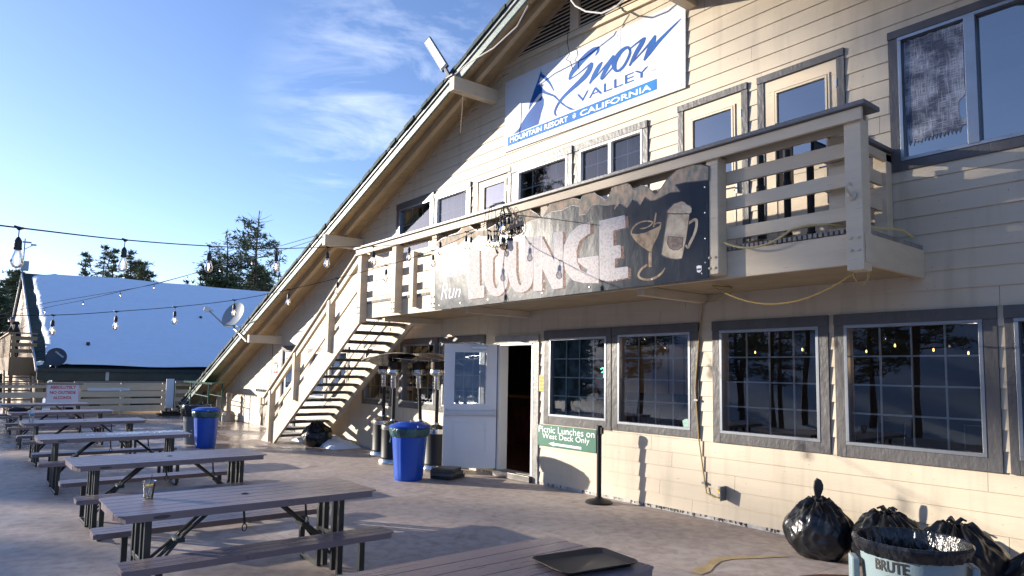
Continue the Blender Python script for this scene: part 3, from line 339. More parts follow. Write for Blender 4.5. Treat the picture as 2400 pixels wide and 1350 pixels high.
# reveals: the thickness of the wall round each opening
mb = MB()
for x0, x1, z0, z1 in OPEN:
    mb.box(x0 - .02, x0, WY - .005, WY + .14, z0, z1).box(x1, x1 + .02, WY - .005, WY + .14, z0, z1)
    mb.box(x0 - .02, x1 + .02, WY - .005, WY + .14, z1, z1 + .02).box(x0 - .02, x1 + .02, WY - .005, WY + .14, z0 - .02, z0)
mb.build('reveal', M('reveal_paint', (.30, .29, .28), .5), lodge)
# foot of the wall: pale flashing with black tar streaks
fl = MB().box(-25, -8.95, WY - .008, WY + .03, 0.002, .05).box(-7.81, 9, WY - .008, WY + .03, 0.002, .05).build('flashing', M('pale_flashing', (.55, .53, .50), .5, nscale=12, namt=.5), lodge)
mb = MB(); rr = random.Random(3)
for x0, x1, n in ((-6.9, -6.2, 8), (-6.0, -4.3, 60), (-4.1, -3.8, 9), (-12.2, -11.0, 26), (-9.3, -8.9, 8), (-7.6, -7.0, 5)):
    for i in range(n):
        x = rr.uniform(x0, x1); t = rr.uniform(.004, .016); zb = rr.uniform(.004, .03)
        mb.box(x, x + t, WY - .0125, WY - .0085, zb, .048 if rr.random() < .7 else rr.uniform(.035, .048))
        if rr.random() < .4: mb.box(x - .01, x + t + .01, WY - .0128, WY - .0085, zb, zb + .006)
tag(mb.build('tar_streaks', M('tar', (.02, .018, .016), .5), fl), kind='stuff')

# ---------------- rooms behind the glass
mb = MB()
X0, X1 = -19.5, 1.5
mb.box(X0, X1, WY + .16, 13, .02, .09); mb.build('shop_floor', M('shop_floor', (.045, .02, .015), .25, nscale=4, namt=.4), lodge)
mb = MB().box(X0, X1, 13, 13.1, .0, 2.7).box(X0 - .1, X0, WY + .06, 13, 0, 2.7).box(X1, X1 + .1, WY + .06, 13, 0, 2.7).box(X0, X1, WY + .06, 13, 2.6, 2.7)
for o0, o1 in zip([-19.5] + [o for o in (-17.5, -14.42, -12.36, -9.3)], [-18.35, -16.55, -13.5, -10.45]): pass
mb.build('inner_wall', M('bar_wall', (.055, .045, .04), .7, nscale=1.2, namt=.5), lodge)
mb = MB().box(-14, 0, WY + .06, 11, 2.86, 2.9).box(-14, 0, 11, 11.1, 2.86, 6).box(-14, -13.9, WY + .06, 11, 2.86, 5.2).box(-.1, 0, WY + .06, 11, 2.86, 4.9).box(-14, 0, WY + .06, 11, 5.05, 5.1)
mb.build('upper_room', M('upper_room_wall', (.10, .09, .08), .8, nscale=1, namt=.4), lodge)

# ---------------- windows
def grid(mb, x0, x1, z0, z1, c, r, y, t=.008, bars=None):
    for i in range(1, c):
        x = x0 + (x1 - x0) * i / c; mb.box(x - t, x + t, y, y + .012, z0, z1)
    for j in range(1, r):
        z = z0 + (z1 - z0) * j / r; mb.box(x0, x1, y - .002, y + .010, z - t, z + t)
def ring(mb, x0, x1, z0, z1, t, y0, y1):
    mb.box(x0, x1, y0, y1, z1 - t, z1).box(x0, x1, y0, y1, z0, z0 + t).box(x0, x0 + t, y0, y1, z0 + t, z1 - t).box(x1 - t, x1, y0, y1, z0 + t, z1 - t)
def window(op, c, r, label=None, glass=None, frame=ALU, name='window', trim=None, muntin=MUNT):
    x0, x1, z0, z1 = op
    tb = MB(); tx0, tx1, tz0, tz1 = trim or (x0 - .12, x1 + .12, z0 - .12, z1 + .12)
    o = .028
    tb.box(tx0, tx1, WY - o - .012, WY + .002, z1 + .012, tz1).box(tx0, x0 - .012, WY - o, WY + .002, tz0, z1 + .012)
    tb.box(x1 + .012, tx1, WY - o, WY + .002, tz0, z1 + .012).box(x0 - .012, x1 + .012, WY - o + .002, WY + .002, tz0, z0 - .012)
    wn = tag(tb.build(name, GREY, lodge, bevel=.004), label)
    fb = MB(); ring(fb, x0 - .012, x1 + .012, z0 - .012, z1 + .012, .032, WY - .034, WY + .03); fb.build('frame', frame, wn, bevel=.003)
    if c: gb = MB(); grid(gb, x0 + .02, x1 - .02, z0 + .02, z1 - .02, c, r, WY + .034); gb.build('muntins', muntin, wn)
    MB().add([(x0, WY + .02, z0), (x1, WY + .02, z0), (x1, WY + .02, z1), (x0, WY + .02, z1)], [(0, 1, 2, 3)]).build('pane', glass or GLASS, wn)
    return wn
def cloth(x0, x1, z0, z1, y, mat, parent, name='curtain', folds=9, amp=.03):
    mb = MB(); n = folds * 8; vs = []
    for i in range(n + 1):
        a = i / n; x = x0 + (x1 - x0) * a; d = amp * math.sin(a * folds * 2 * math.pi + math.sin(a * 9)) * (.7 + .3 * math.sin(a * 31))
        vs += [(x, y + d * .6, z1), (x, y + d, z0)]
    mb.add(vs, [(2 * i, 2 * i + 1, 2 * i + 3, 2 * i + 2) for i in range(n)])
    return mb.build(name, mat, parent, smooth=True)
wA = window(LOW[0], 4, 4, 'grey-trimmed window with fogged bluish panes', muntin=M('pale_muntin', (.62, .64, .66), .4), trim=(-7.69, -6.33, .90, 2.28))
fog = M('fogged_film', (.13, .19, .22), .5, nscale=4.2, col2=(.01, .015, .02), lo=.40, hi=.66, det=3, stretch=(1, 1, .8))
MB().box(-7.56, -6.75, WY + .06, WY + .065, 1.03, 2.15).build('fogged_film', fog, wA)
window(LOW[1], 4, 4, trim=(-6.318, -4.93, .91, 2.28))
window(LOW[2], 4, 4, trim=(-4.74, -3.37, .89, 2.28)); window(LOW[3], 4, 4, trim=(-3.31, -1.92, .88, 2.28)); window(LOW[4], 4, 4, trim=(-1.87, -.5, .88, 2.28))
for o in LOW[5:8]: window(o, 4, 4)
blind = M('pale_blind', (.55, .56, .55), .8, nscale=6, namt=.15)
for o in LOW[8:]:
    wn = window(o, 4, 4, frame=WHT, muntin=WHT, trim=(o[0] - .10, o[1] + .10, o[2] - .10, o[3] + .12)); cloth(o[0], o[1], o[2], o[3], WY + .1, blind, wn, folds=14, amp=.02)
wr = window(UP['win_r'], 0, 0, 'wide upper window with torn white mesh film in its left half', trim=(-2.72, -.58, 3.61, 4.99), glass=UGLASS)
mb = MB().box(-2.075, -1.985, WY - .04, WY + .03, 3.72, 4.89); mb.build('mullion', ALU, wr, bevel=.003)
gb = MB()
for x in (-1.45, -1.17): gb.box(x - .006, x + .006, WY + .034, WY + .046, 3.72, 4.89)
for z in (4.02, 4.31, 4.60): gb.box(-1.98, -.72, WY + .033, WY + .044, z - .006, z + .006)
gb.build('muntins', M('blue_grey_muntin', (.12, .15, .22), .5), wr)
pts = [(-2.59, 4.86)]; rr = random.Random(8)
for i in range(14): pts.append((-2.59 + .5 * i / 13, 4.87 + rr.uniform(-.012, .008)))
pts += [(-2.10, 4.4), (-2.095, 4.20), (-2.15, 4.15), (-2.155, 4.05), (-2.14, 3.985), (-2.09, 3.97), (-2.08, 3.93), (-2.13, 3.915)]
for i in range(28): pts.append((-2.15 - .43 * i / 27, 3.88 + (.03 if i % 2 else -.015) + rr.uniform(-.012, .012) - .03 * i / 27))
pts += [(-2.595, 4.3)]
film = M('torn_mesh_film', (.30, .34, .42), .30, metal=.25, nscale=26, col2=(.07, .09, .14), bump=1., bscale=90, stretch=(3, 1, 1), lo=.42, hi=.62, dist=.012)
nt_ = film.node_tree; b_ = nt_.nodes['Principled BSDF']
for l_ in list(b_.inputs['Base Color'].links): nt_.links.remove(l_)
t_ = N(nt_, 'ShaderNodeTexCoord'); ws_ = []
for st_v in ((60, 60, 5), (5, 5, 60), (1.5, 1.5, 2.5)):
    m_ = N(nt_, 'ShaderNodeMapping'); m_.inputs['Scale'].default_value = st_v; n_ = N(nt_, 'ShaderNodeTexNoise'); n_.inputs['Scale'].default_value = 2.2; n_.inputs['Detail'].default_value = 3
    nt_.links.new(t_.outputs['Object'], m_.inputs[0]); nt_.links.new(m_.outputs[0], n_.inputs['Vector']); ws_.append(n_.outputs['Fac'])
a1 = N(nt_, 'ShaderNodeMath', operation='MAXIMUM'); nt_.links.new(ws_[0], a1.inputs[0]); nt_.links.new(ws_[1], a1.inputs[1])
a2 = N(nt_, 'ShaderNodeMath', operation='MULTIPLY'); nt_.links.new(a1.outputs[0], a2.inputs[0]); nt_.links.new(ws_[2], a2.inputs[1])
r_ = N(nt_, 'ShaderNodeValToRGB'); r_.color_ramp.elements[0].position = .20; r_.color_ramp.elements[1].position = .42; r_.color_ramp.elements[0].color = (.07, .085, .13, 1); r_.color_ramp.elements[1].color = (.62, .66, .74, 1)
nt_.links.new(a2.outputs[0], r_.inputs[0]); nt_.links.new(r_.outputs[0], b_.inputs['Base Color'])
MB().sheet([(x, WY + .012, z) for x, z in pts]).build('torn_film', film, wr)
w2 = window(UP['w2'], 4, 4, frame=WHT, glass=glass_mat('gable_glass', tint=(.6, .65, .7), gain=1.6, wav=.2), muntin=WHT, trim=(-7.06, -5.70, 3.85, 4.98))
MB().box(-6.40, -6.35, WY - .03, WY + .03, 3.95, 4.87).build('mullion', WHT, w2)
tan = M('tan_curtain', (.42, .30, .17), .8, nscale=5, namt=.3)
cloth(-6.30, -5.82, 3.9, 4.84, WY + .12, tan, w2, folds=5, amp=.05)
w3 = window(UP['w3'], 4, 3, frame=WHT, glass=MATS['gable_glass'], muntin=WHT, trim=(-8.54, -7.12, 3.9, 5.0)); cloth(-7.75, -7.26, 3.95, 4.86, WY + .12, tan, w3, folds=4, amp=.05)
w5 = window(UP['w5'], 4, 3, frame=WHT, muntin=WHT, trim=(-10.87, -9.69, 3.9, 5.0)); cloth(-10.8, -9.8, 4, 4.9, WY + .1, blind, w5, folds=12, amp=.02)
w6 = window(UP['w6'], 3, 3, trim=(-12.33, -10.9, 3.85, 5.05)); cloth(-12.2, -11.7, 3.95, 4.9, WY + .12, tan, w6, folds=5, amp=.05)

# ---------------- doors
def updoor(op, tx0, tx1, label=None):
    x0, x1, z0, z1 = op; o = .028
    tb = MB().box(tx0, tx1, WY - o - .01, WY + .002, 4.93, 5.01).box(tx0, tx0 + .085, WY - o, WY + .002, 2.88, 4.93).box(tx1 - .085, tx1, WY - o, WY + .002, 2.88, 4.93)
    lf = MB(); a, b = tx0 + .085, tx1 - .085; y0, y1 = WY - .016, WY - .004 + .01
    lf.box(a, b, y0, y1, z1, 4.92).box(a, x0, y0, y1, 2.89, z1).box(x1, b, y0, y1, 2.89, z1).box(x0, x1, y0, y1, 2.89, z0)
    d = tag(lf.build('door', CREAM, lodge, bevel=.002), label)
    tb.build('frame', GREY, d, bevel=.004)
    m = MB(); ring(m, x0 - .045, x1 + .045, z0 - .045, z1 + .045, .016, WY - .03, WY - .014); ring(m, x0 - .02, x1 + .02, z0 - .02, z1 + .02, .02, WY - .036, WY - .014)
    ring(m, x0 - .04, x1 + .04, 3.02, z0 - .12, .02, WY - .024, WY - .014); m.build('moulding', M('door_moulding', (.60, .50, .36), .5), d)
    MB().add([(x0, WY - .012, z0), (x1, WY - .012, z0), (x1, WY - .012, z1), (x0, WY - .012, z1)], [(0, 1, 2, 3)]).build('pane', UGLASS, d)
    h = MB().box(b - .07, b - .045, WY - .055, WY - .016, 3.74, 3.88); h.tube([(b - .06, WY - .07, 3.80), (b - .17, WY - .075, 3.80)], .011); h.build('handle', STEEL, d)
    g = MB(); g.box(b - .012, b + .006, WY - .035, WY - .014, 4.62, 4.71).box(b - .012, b + .006, WY - .035, WY - .014, 3.9, 3.99); g.build('hinge', STEEL, d)
updoor(UP['door_r'], -4.12, -3.14); updoor(UP['door_l'], -5.22, -4.24)
x0, x1, z0, z1 = UP['door4']; updoor(UP['door4'], -9.56, -8.56, 'balcony door with leaf-like glare in its glass')
# far lower door behind the stairs
x0, x1, z0, z1 = LDOOR
d = MB().box(x0, x1, WY + .01, WY + .05, .1, 1.15).box(x0, x0 + .13, WY + .01, WY + .05, 1.15, 2.1).box(x1 - .13, x1, WY + .01, WY + .05, 1.15, 2.1).box(x0 + .13, x1 - .13, WY + .01, WY + .05, 1.95, 2.1).build('door', WHT, lodge)
tb = MB(); ring(tb, x0 - .13, x1 + .13, .05, z1 + .14, .115, WY - .035, WY + .003); tb.build('frame', GREY, d)
MB().box(x0 + .13, x1 - .13, WY + .02, WY + .03, 1.15, 1.95).build('pane', GLASS, d)
# main entrance: frame, step and the leaf standing open
x0, x1, z0, z1 = DOOR
ef = MB().box(x1 + .012, x1 + .135, WY - .03, WY + .002, .0, 2.12).box(x0 - .10, x1 + .135, WY - .042, WY + .002, 2.12, 2.23).box(x0 - .10, x0 - .012, WY - .03, WY + .002, .0, 2.12)
ef = ef.build('door_frame', M('weathered_door_trim', (.33, .31, .29), .45, nscale=5, namt=.35, bump=.6, bscale=25), lodge, bevel=.004)
fb = MB(); fb.box(x0 - .012, x0 + .03, WY - .034, WY + .14, .1, 2.11).box(x1 - .03, x1 + .012, WY - .034, WY + .14, .1, 2.11).box(x0, x1, WY - .034, WY + .14, 2.08, 2.122); fb.build('jamb', WHT, ef)
MB().box(x0 - .04, x1 + .012, WY - .09, WY + .16, .004, .096).build('threshold', M('worn_metal_sill', (.22, .21, .20), .35, metal=.6, nscale=8, namt=.4), ef, bevel=.004)
hx, hy = -8.83, 6.795; dirv = Vector((-9.345 - hx, 6.115 - hy, 0)); W = dirv.length; dirv.normalize(); nv = Vector((-dirv.y, dirv.x, 0))
# nv points to the side away from the camera? keep the seen face on the +n or -n side alike
def leafpt(a, z, n=0.): return Vector((hx, hy, 0)) + dirv * a + nv * n + Vector((0, 0, z))
def leafbox(mb, a0, a1, zz0, zz1, n0, n1):
    v = [leafpt(a, z, n) for z in (zz0, zz1) for a, n in ((a0, n0), (a1, n0), (a1, n1), (a0, n1))]
    mb.add(v, [(0, 3, 2, 1), (4, 5, 6, 7), (0, 1, 5, 4), (1, 2, 6, 5), (2, 3, 7, 6), (3, 0, 4, 7)])
DW = M('white_door_paint', (.74, .76, .80), .4, nscale=1.5, namt=.06, bump=.04, bscale=20)
wa, wb, wz0, wz1 = .165, W - .165, 1.13, 1.97
lf = MB()
leafbox(lf, 0, W, .115, wz0, -.022, .022); leafbox(lf, 0, wa, wz0, wz1, -.022, .022); leafbox(lf, wb, W, wz0, wz1, -.022, .022); leafbox(lf, 0, W, wz1, 2.10, -.022, .022)
door = tag(lf.build('door', DW, lodge, bevel=.003), 'white entrance door standing open, half glazed, with push bar')
cp = Vector((0, 0, 1.65)); sgn = 1 if (cp - leafpt(.4, 1)).dot(nv) > 0 else -1
def face(mb, a0, a1, zz0, zz1, n0, n1): leafbox(mb, a0, a1, zz0, zz1, min(sgn * n0, sgn * n1), max(sgn * n0, sgn * n1))
m = MB()
for (a0, a1, q0, q1) in ((wa - .03, wb + .03, wz0 - .03, wz1 + .03),):
    face(m, a0, a1, q1 - .035, q1, .0225, .034); face(m, a0, a1, q0, q0 + .035, .0225, .034); face(m, a0, a0 + .035, q0 + .035, q1 - .035, .0225, .034); face(m, a1 - .035, a1, q0 + .035, q1 - .035, .0225, .034)
for (a0, a1, q0, q1, t) in ((.15, W - .15, .36, .86, .012), (.18, W - .18, .40, .82, .006)):
    face(m, a0, a1, q1 - t, q1, .0225, .028); face(m, a0, a1, q0, q0 + t, .0225, .028); face(m, a0, a0 + t, q0 + t, q1 - t, .0225, .028); face(m, a1 - t, a1, q0 + t, q1 - t, .0225, .028)
m.build('moulding', DW, door, bevel=.002)
m = MB(); leafbox(m, wa, wb, wz0, wz1, -.004, .004); m.build('pane', glass_mat('door_glass', tint=(.80, .83, .83), gain=1.8, wav=.08, film=.03), door)
m = MB(); face(m, .02, W - .02, .955, 1.03, .0225, .075); face(m, W - .05, W - .015, .93, 1.06, .0225, .09); face(m, .0, .04, .94, 1.045, .0225, .085)
m.build('push_bar', M('push_bar_metal', (.60, .60, .60), .3, metal=.5, nscale=4, namt=.1), door, bevel=.004)
m = MB(); face(m, .16, .42, 2.02, 2.065, .0225, .08); m.build('door_closer', STEEL, door, bevel=.004)
m = MB()
for z in (.35, 1.05, 1.85): leafbox(m, -.02, .01, z, z + .1, -.03, -.01)
m.build('hinge', STEEL, door)

# ---------------- roof: soffit planks, rafter, look-out beams, fascia, shingles
FY = 6.05
def soff(x, y):
    t = (y - FY) / (WY - FY); return (zfas(x) + .15) * (1 - t) + zwall(x) * t if y <= WY else zwall(x)
roof = MB()
xe = [-26.2, -7.05, 11.5]
def rbot(x, y): return zfas(x) + .19 if y < 6.1 else max(zfas(x) + .19, zwall(x) + .05)
for a, b in ((-26.2, -7.05), (-7.05, 11.5)):
    v = [(x, y, rbot(x, y)) for x in (a, b) for y in (FY - .03, WY, 24)]
    top = [(p[0], p[1], p[2] + .06) for p in v]
    roof.add(v + top, [(0, 1, 4, 3), (1, 2, 5, 4), (6, 9, 10, 7), (7, 10, 11, 8), (0, 3, 9, 6), (2, 8, 11, 5), (0, 6, 7, 1), (1, 7, 8, 2), (3, 4, 10, 9), (4, 5, 11, 10)])
roof = roof.build('roof', SHING, lodge)
mb = MB(); x = -26.0; k = 0; PW = .142
while x < 6:
    x2 = x + PW - .007
    if not (x < -7.05 < x2):
        ys = (FY + .045, 6.38, WY + .03)
        vs = [(xx, y, soff(xx, y) + dz) for dz in (0, .02) for xx in (x, x2) for y in ys]
        mb.add(vs, [(0, 3, 4, 1), (1, 4, 5, 2), (6, 7, 10, 9), (7, 8, 11, 10), (0, 1, 7, 6), (1, 2, 8, 7), (3, 9, 10, 4), (4, 10, 11, 5), (0, 6, 9, 3), (2, 5, 11, 8)])
    x += PW; k += 1
mb.build('soffit', SOFF, roof)
RAF = M('rafter_paint', (.55, .42, .26), .6, nscale=2, namt=.15, bump=.2, bscale=18)
for a, b in ((-26.0, -7.05), (-7.05, 8)):
    for y0, y1, hh, nm in ((6.37, 6.46, .15, 'rafter'), (6.785, 6.828, .10, 'wall_trim')):
        vs = [(x, y, soff(x, y) - (hh if i else 0)) for x in (a, b) for y in (y0, y1) for i in (0, 1)]
        MB().add(vs, [(0, 1, 3, 2), (4, 6, 7, 5), (0, 4, 5, 1), (2, 3, 7, 6), (1, 5, 7, 3), (0, 2, 6, 4)]).build(nm, RAF, roof)
mb = MB(); m2 = MB(); m3 = MB()
for a, b in ((-26.2, -7.05), (-7.05, 11.5)):
    for mbx, y0, y1, l0, l1 in ((mb, FY, FY + .04, 0, .165), (m2, FY - .028, FY - .001, .135, .185)):
        vs = [(x, y, zfas(x) + l) for x in (a, b) for y in (y0, y1) for l in (l0, l1)]
        mbx.add(vs, [(0, 1, 3, 2), (4, 6, 7, 5), (0, 4, 5, 1), (2, 3, 7, 6), (1, 5, 7, 3), (0, 2, 6, 4)])
rr = random.Random(5); x = -26.2; m4 = MB()
while x < 8:
    x2 = x + rr.uniform(.12, .3); d = rr.uniform(0, .025)
    if not x < -7.05 < x2:
        vs = [(xx, y, zfas(xx) + l) for xx in (x, x2 - .008) for y in (FY - .05 - d, FY + .02) for l in (.192, .262 + rr.uniform(-.01, .012))]
        (m3 if x < -7.05 else m4).add(vs, [(0, 1, 3, 2), (4, 6, 7, 5), (0, 4, 5, 1), (2, 3, 7, 6), (1, 5, 7, 3), (0, 2, 6, 4)])
    x = x2
fas = mb.build('fascia', GREEN, roof); m2.build('drip_edge', M('drip_edge', (.30, .32, .31), .45, nscale=9, namt=.4), roof); m3.build('shingle_edge', SHING, roof); m4.build('shingle_edge', SHING, roof)
for x, z0, z1 in ((-9.05, 6.21, 6.44), (-13.92, 4.32, 4.56), (-18.60, 2.33, 2.54), (-5.0, 6.21, 6.44), (-.2, 4.45, 4.68)):
    b = MB().box(x - .07, x + .07, 5.93, WY + .01, z0, z1).build('lookout_beam', CREAM, roof, bevel=.006)

# gable vent: sloping louvres between two trims
def vz(x, base): return base - .049 * (x + 9.1)
mb = MB(); mv = MB()
for base, dep in ((6.745, .05), (6.79, .035)):
    vs = [(x, y, vz(x, base) + l) for x in (-9.05, -3.5) for y in (WY - dep, WY) for l in (0, .05)]
    mb.add(vs, [(0, 1, 3, 2), (4, 6, 7, 5), (0, 4, 5, 1), (2, 3, 7, 6), (1, 5, 7, 3), (0, 2, 6, 4)])
mb.box(-7.16, -6.98, WY - .06, WY, 6.74, 7.5)
vent = mb.build('gable_vent', CREAM, lodge)
for i in range(13):
    z = 6.86 + i * .058; xl = -7.05 - (7.44 - z) / .40 + .05; xr = -7.05 + (7.44 - z) / .40 - .05
    if xr - xl < .3: break
    a = [(xl, WY - .012, z - .049 * (xl + 9.1)), (xr, WY - .012, z - .049 * (xr + 9.1))]
    vs = []
    for (px, py, pz) in a: vs += [(px, WY - .045, pz - .012), (px, WY - .012, pz + .028), (px, WY - .012, pz + .036), (px, WY - .05, pz - .004)]
    mv.add(vs, [(0, 1, 2, 3), (4, 7, 6, 5), (0, 4, 5, 1), (1, 5, 6, 2), (2, 6, 7, 3), (3, 7, 4, 0)])
mv.build('louvre', CREAM, vent)
MB().add([(-8.75, WY - .010 - .006, 6.82), (-7.05, WY - .016, 7.43), (-5.3, WY - .016, 6.66), (-5.3, WY - .016, 6.62)], [(0, 1, 2, 3)]).build('vent_void', DARK, vent)

# ---------------- balcony
BZ0, BZ1 = 2.57, 2.83
bal = MB().box(-11.25, -2.47, 5.60, 5.645, BZ0, BZ1).box(-2.512, -2.468, 5.646, WY, BZ0, BZ1).box(-11.25, -11.2, 5.646, WY, BZ0, BZ1)
bal = tag(bal.build('balcony', CREAM, lodge, bevel=.005), 'cream timber balcony with flat board railing')
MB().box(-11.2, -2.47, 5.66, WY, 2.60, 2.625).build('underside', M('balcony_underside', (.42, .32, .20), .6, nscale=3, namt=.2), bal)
mb = MB(); x = -11.2
while x < -2.5: mb.box(x, x + .028, 5.585, WY, 2.834, 2.872); x += .046
mb.build('deck_slats', M('weathered_slat', (.30, .28, .25), .7, nscale=9, namt=.4), bal)
mb = MB()
for x in (-10.6, -8.1, -4.85): MB().box(x - .045, x + .045, 5.66, WY, 2.50, 2.598).build('joist', CREAM, bal, bevel=.004)
POSTS = [-11.18, -9.93, -8.70, -7.45, -6.20, -5.02, -3.79, -2.47]
for i, x in enumerate(POSTS):
    zz = 2.50 if i in (0, 7) else 2.60
    a = MB().box(x - .066, x + .066, 5.455, 5.598, zz, 3.72)
    if x > -2.6: a.box(x + .067, x + .075, 5.48, 5.60, 2.56, 2.80)
    p = a.build('post', CREAM, bal, bevel=.008)
    bm_ = MB()
    for u in (-.03, .03):
        for z in (2.66, 2.76): bm_.lathe([(.014, 0), (.014, .008), (.006, .012)], (x + u, 5.455, z), 8, Matrix.Rotation(R(90), 3, 'X'))
    bm_.build('bolt', M('painted_bolt', (.52, .43, .30), .4), bal)
mb = MB().box(-2.79, -2.63, 5.70, 5.80, 2.87, 3.70); mb.build('post', CREAM, bal, bevel=.006)
MB().box(-2.84, -2.72, 6.69, 6.81, 2.83, 3.78).build('post', CREAM, bal, bevel=.006)
mb = MB().box(-9.45, -9.37, 5.50, 5.58, 2.66, 3.55); mb.build('post', CREAM, bal, bevel=.004)
for z0, z1 in ((2.94, 3.055), (3.225, 3.345), (3.475, 3.60)):
    MB().box(-11.15, -2.50, 5.60, 5.638, z0, z1).build('rail_board', CREAM, bal, bevel=.004)
    MB().box(-2.80, -2.764, 5.64, WY - .015, z0, z1).build('rail_board', CREAM, bal, bevel=.004)
MB().box(-11.28, -2.38, 5.42, 5.455, 3.70, 3.80).box(-11.2, -2.42, 5.60, 5.64, 3.69, 3.78).box(-2.76, -2.72, 5.66, WY - .015, 3.70, 3.78).build('rail_apron', CREAM, bal, bevel=.004)
MB().box(-11.30, -2.34, 5.385, 5.67, 3.803, 3.842).box(-2.92, -2.70, 5.672, WY - .015, 3.80, 3.838).build('cap_rail', GREYH, bal, bevel=.006)

# ---------------- outside stairs
st = MB()
A = [(-16.05, .004), (-15.27, .004), (-11.25, 2.50), (-11.25, 2.80), (-11.45, 2.80)]
st.prism([(x, 5.52, z) for x, z in A], (0, .055, 0)); st.prism([(x, 6.60, z) for x, z in [(-16.05, .004), (-15.27, .004), (-11.25, 2.50), (-10.6, 2.50), (-11.45, 2.80)]], (0, .055, 0))
st = tag(st.build('stairs', CREAM, lodge, bevel=.005), 'cream open-riser stairs rising to the balcony')
tm = M('metal_grating', (.12, .115, .11), .55, nscale=30, namt=.5)
for k in range(15):
    z = .17 * (k + 1); x = -15.62 + .279 * k
    t = MB(); t.box(x, x + .25, 5.585, 6.595, z - .055, z - .002)
    for j in range(24): t.box(x + .004, x + .241, 5.605 + j * .041, 5.617 + j * .041, z - .0015, z + .007)
    t.build('tread', tm, st)
def hz(x): return 3.79 + .607 * (x + 11.17)
mb = MB()
def slant(mb, x0, x1, f0, f1, y0, y1):
    vs = [(x, y, f(x)) for x in (x0, x1) for y in (y0, y1) for f in (f0, f1)]
    mb.add(vs, [(0, 1, 3, 2), (4, 6, 7, 5), (0, 4, 5, 1), (2, 3, 7, 6), (1, 5, 7, 3), (0, 2, 6, 4)])
slant(mb, -15.75, -11.25, lambda x: hz(x) - .17, lambda x: hz(x) - .02, 5.46, 5.50); slant(mb, -15.80, -11.25, lambda x: hz(x) - .018, lambda x: hz(x) + .02, 5.42, 5.62)
mb.build('handrail', CREAM, st, bevel=.004)
for o in (-.50, -.76):
    mb = MB(); slant(mb, -15.5, -11.25, lambda x, o=o: hz(x) + o, lambda x, o=o: hz(x) + o + .115, 5.578, 5.615); mb.build('rail_board', CREAM, st, bevel=.004)
for x, z0 in ((-15.45, .30), (-14.08, 1.0), (-12.45, 1.98)):
    p = MB().box(x - .06, x + .06, 5.50 - .06, 5.577, z0 if x > -15 else .02, hz(x) - .03); p.build('newel_post', CREAM, st, bevel=.006)
for o in (-.17, -.5, -.76):
    mb = MB(); slant(mb, -15.4, -12.2, lambda x, o=o: hz(x) + o, lambda x, o=o: hz(x) + o + .1, 6.66, 6.69); mb.build('rail_board', CREAM, st)

# ================================================================ things on and by the wall
# ---- resort sign
def q3(L, y): return [(p[0], y, p[1]) for p in L]
sp = M('sign_panel_white', (.57, .60, .65), .55, nscale=1.2, namt=.05, spec=.25)
sg = tag(MB().prism(q3(SIGNQ, 6.795), (0, .02, 0)).build('resort_sign', sp, None), 'large white panel sign reading SNOW VALLEY above the balcony', 'sign')
blu = M('sign_blue', (.004, .10, .36), .6, nscale=1.1, col2=(.004, .04, .20), lo=.3, hi=.6, spec=.15)
blu2 = M('sign_light_blue', (.01, .17, .48), .6, nscale=1.4, col2=(.006, .09, .33), lo=.3, hi=.6, spec=.15)
mb = MB()
for k, (A, B) in enumerate(SNOWART): mb.strip(A, B, 6.7925 - .0002 * k)
mb.build('script_lettering', blu, sg)
MB().sheet(q3(MOUNT[0], 6.7918)).sheet(q3(MOUNT[1], 6.7918)).build('mountain_emblem', blu, sg)
MB().sheet(q3(BAND, 6.792)).build('blue_band', blu2, sg)
a, b, c, d = VALLEYQ
text('VALLEY', [(-7.02, 6.791, 5.732), (-5.675, 6.791, 5.700), (-5.675, 6.791, 5.575), (-7.02, 6.791, 5.603)], 'lettering', blu, sg, bold=.0)
wl = M('sign_letter_white', (.82, .84, .86), .4)
text('MOUNTAIN RESORT', [(-8.58, 6.79, 5.492), (-7.21, 6.79, 5.465), (-7.21, 6.79, 5.385), (-8.58, 6.79, 5.410)], 'lettering', wl, sg, bold=.012)
text('CALIFORNIA', [(-6.95, 6.79, 5.462), (-5.63, 6.79, 5.445), (-5.63, 6.79, 5.362), (-6.95, 6.79, 5.380)], 'lettering', wl, sg, bold=.012)
text('TM', [(-5.62, 6.79, 5.62), (-5.56, 6.79, 5.62), (-5.56, 6.79, 5.60), (-5.62, 6.79, 5.60)], 'lettering', blu, sg)
mb = MB()
for k in range(6):
    t = R(60 * k / 2 * 1.0 + 0); 
for k in range(3):
    t = R(60 * k + 30); dx, dz = math.cos(t) * .042, math.sin(t) * .042
    mb.beam((-7.07 - dx, 6.79, 5.428 - dz), (-7.07 + dx, 6.79, 5.428 + dz), .006, .001, (0, 1, 0))
    for s_ in (-1, 1):
        c0 = Vector((-7.07 + s_ * dx * .6, 6.79, 5.428 + s_ * dz * .6))
        for q in (-50, 50):
            t2 = t + R(q); e = Vector((math.cos(t2) * .016 * s_, 0, math.sin(t2) * .016 * s_)); mb.beam(c0, c0 + e, .004, .001, (0, 1, 0))
mb.build('snowflake', wl, sg)
mb = MB()
for x in (-7.83, -6.17): mb.box(x - .0025, x + .0025, 6.7935, 6.796, 5.262 + .0, 6.42)
mb.build('panel_seam', M('panel_seam', (.25, .28, .33), .6), sg)
mb = MB()
for x, z in ((-8.66, 6.38), (-8.66, 5.36), (-7.89, 6.33), (-7.77, 6.33), (-6.23, 6.33), (-6.11, 6.28), (-5.15, 6.30), (-5.15, 5.28), (-6.23, 5.29), (-7.77, 5.31), (-6.11, 5.28)):
    mb.lathe([(.008, 0), (.005, .004)], (x, 6.795, z), 8, Matrix.Rotation(R(90), 3, 'X'))
mb.build('screw', STEEL, sg)

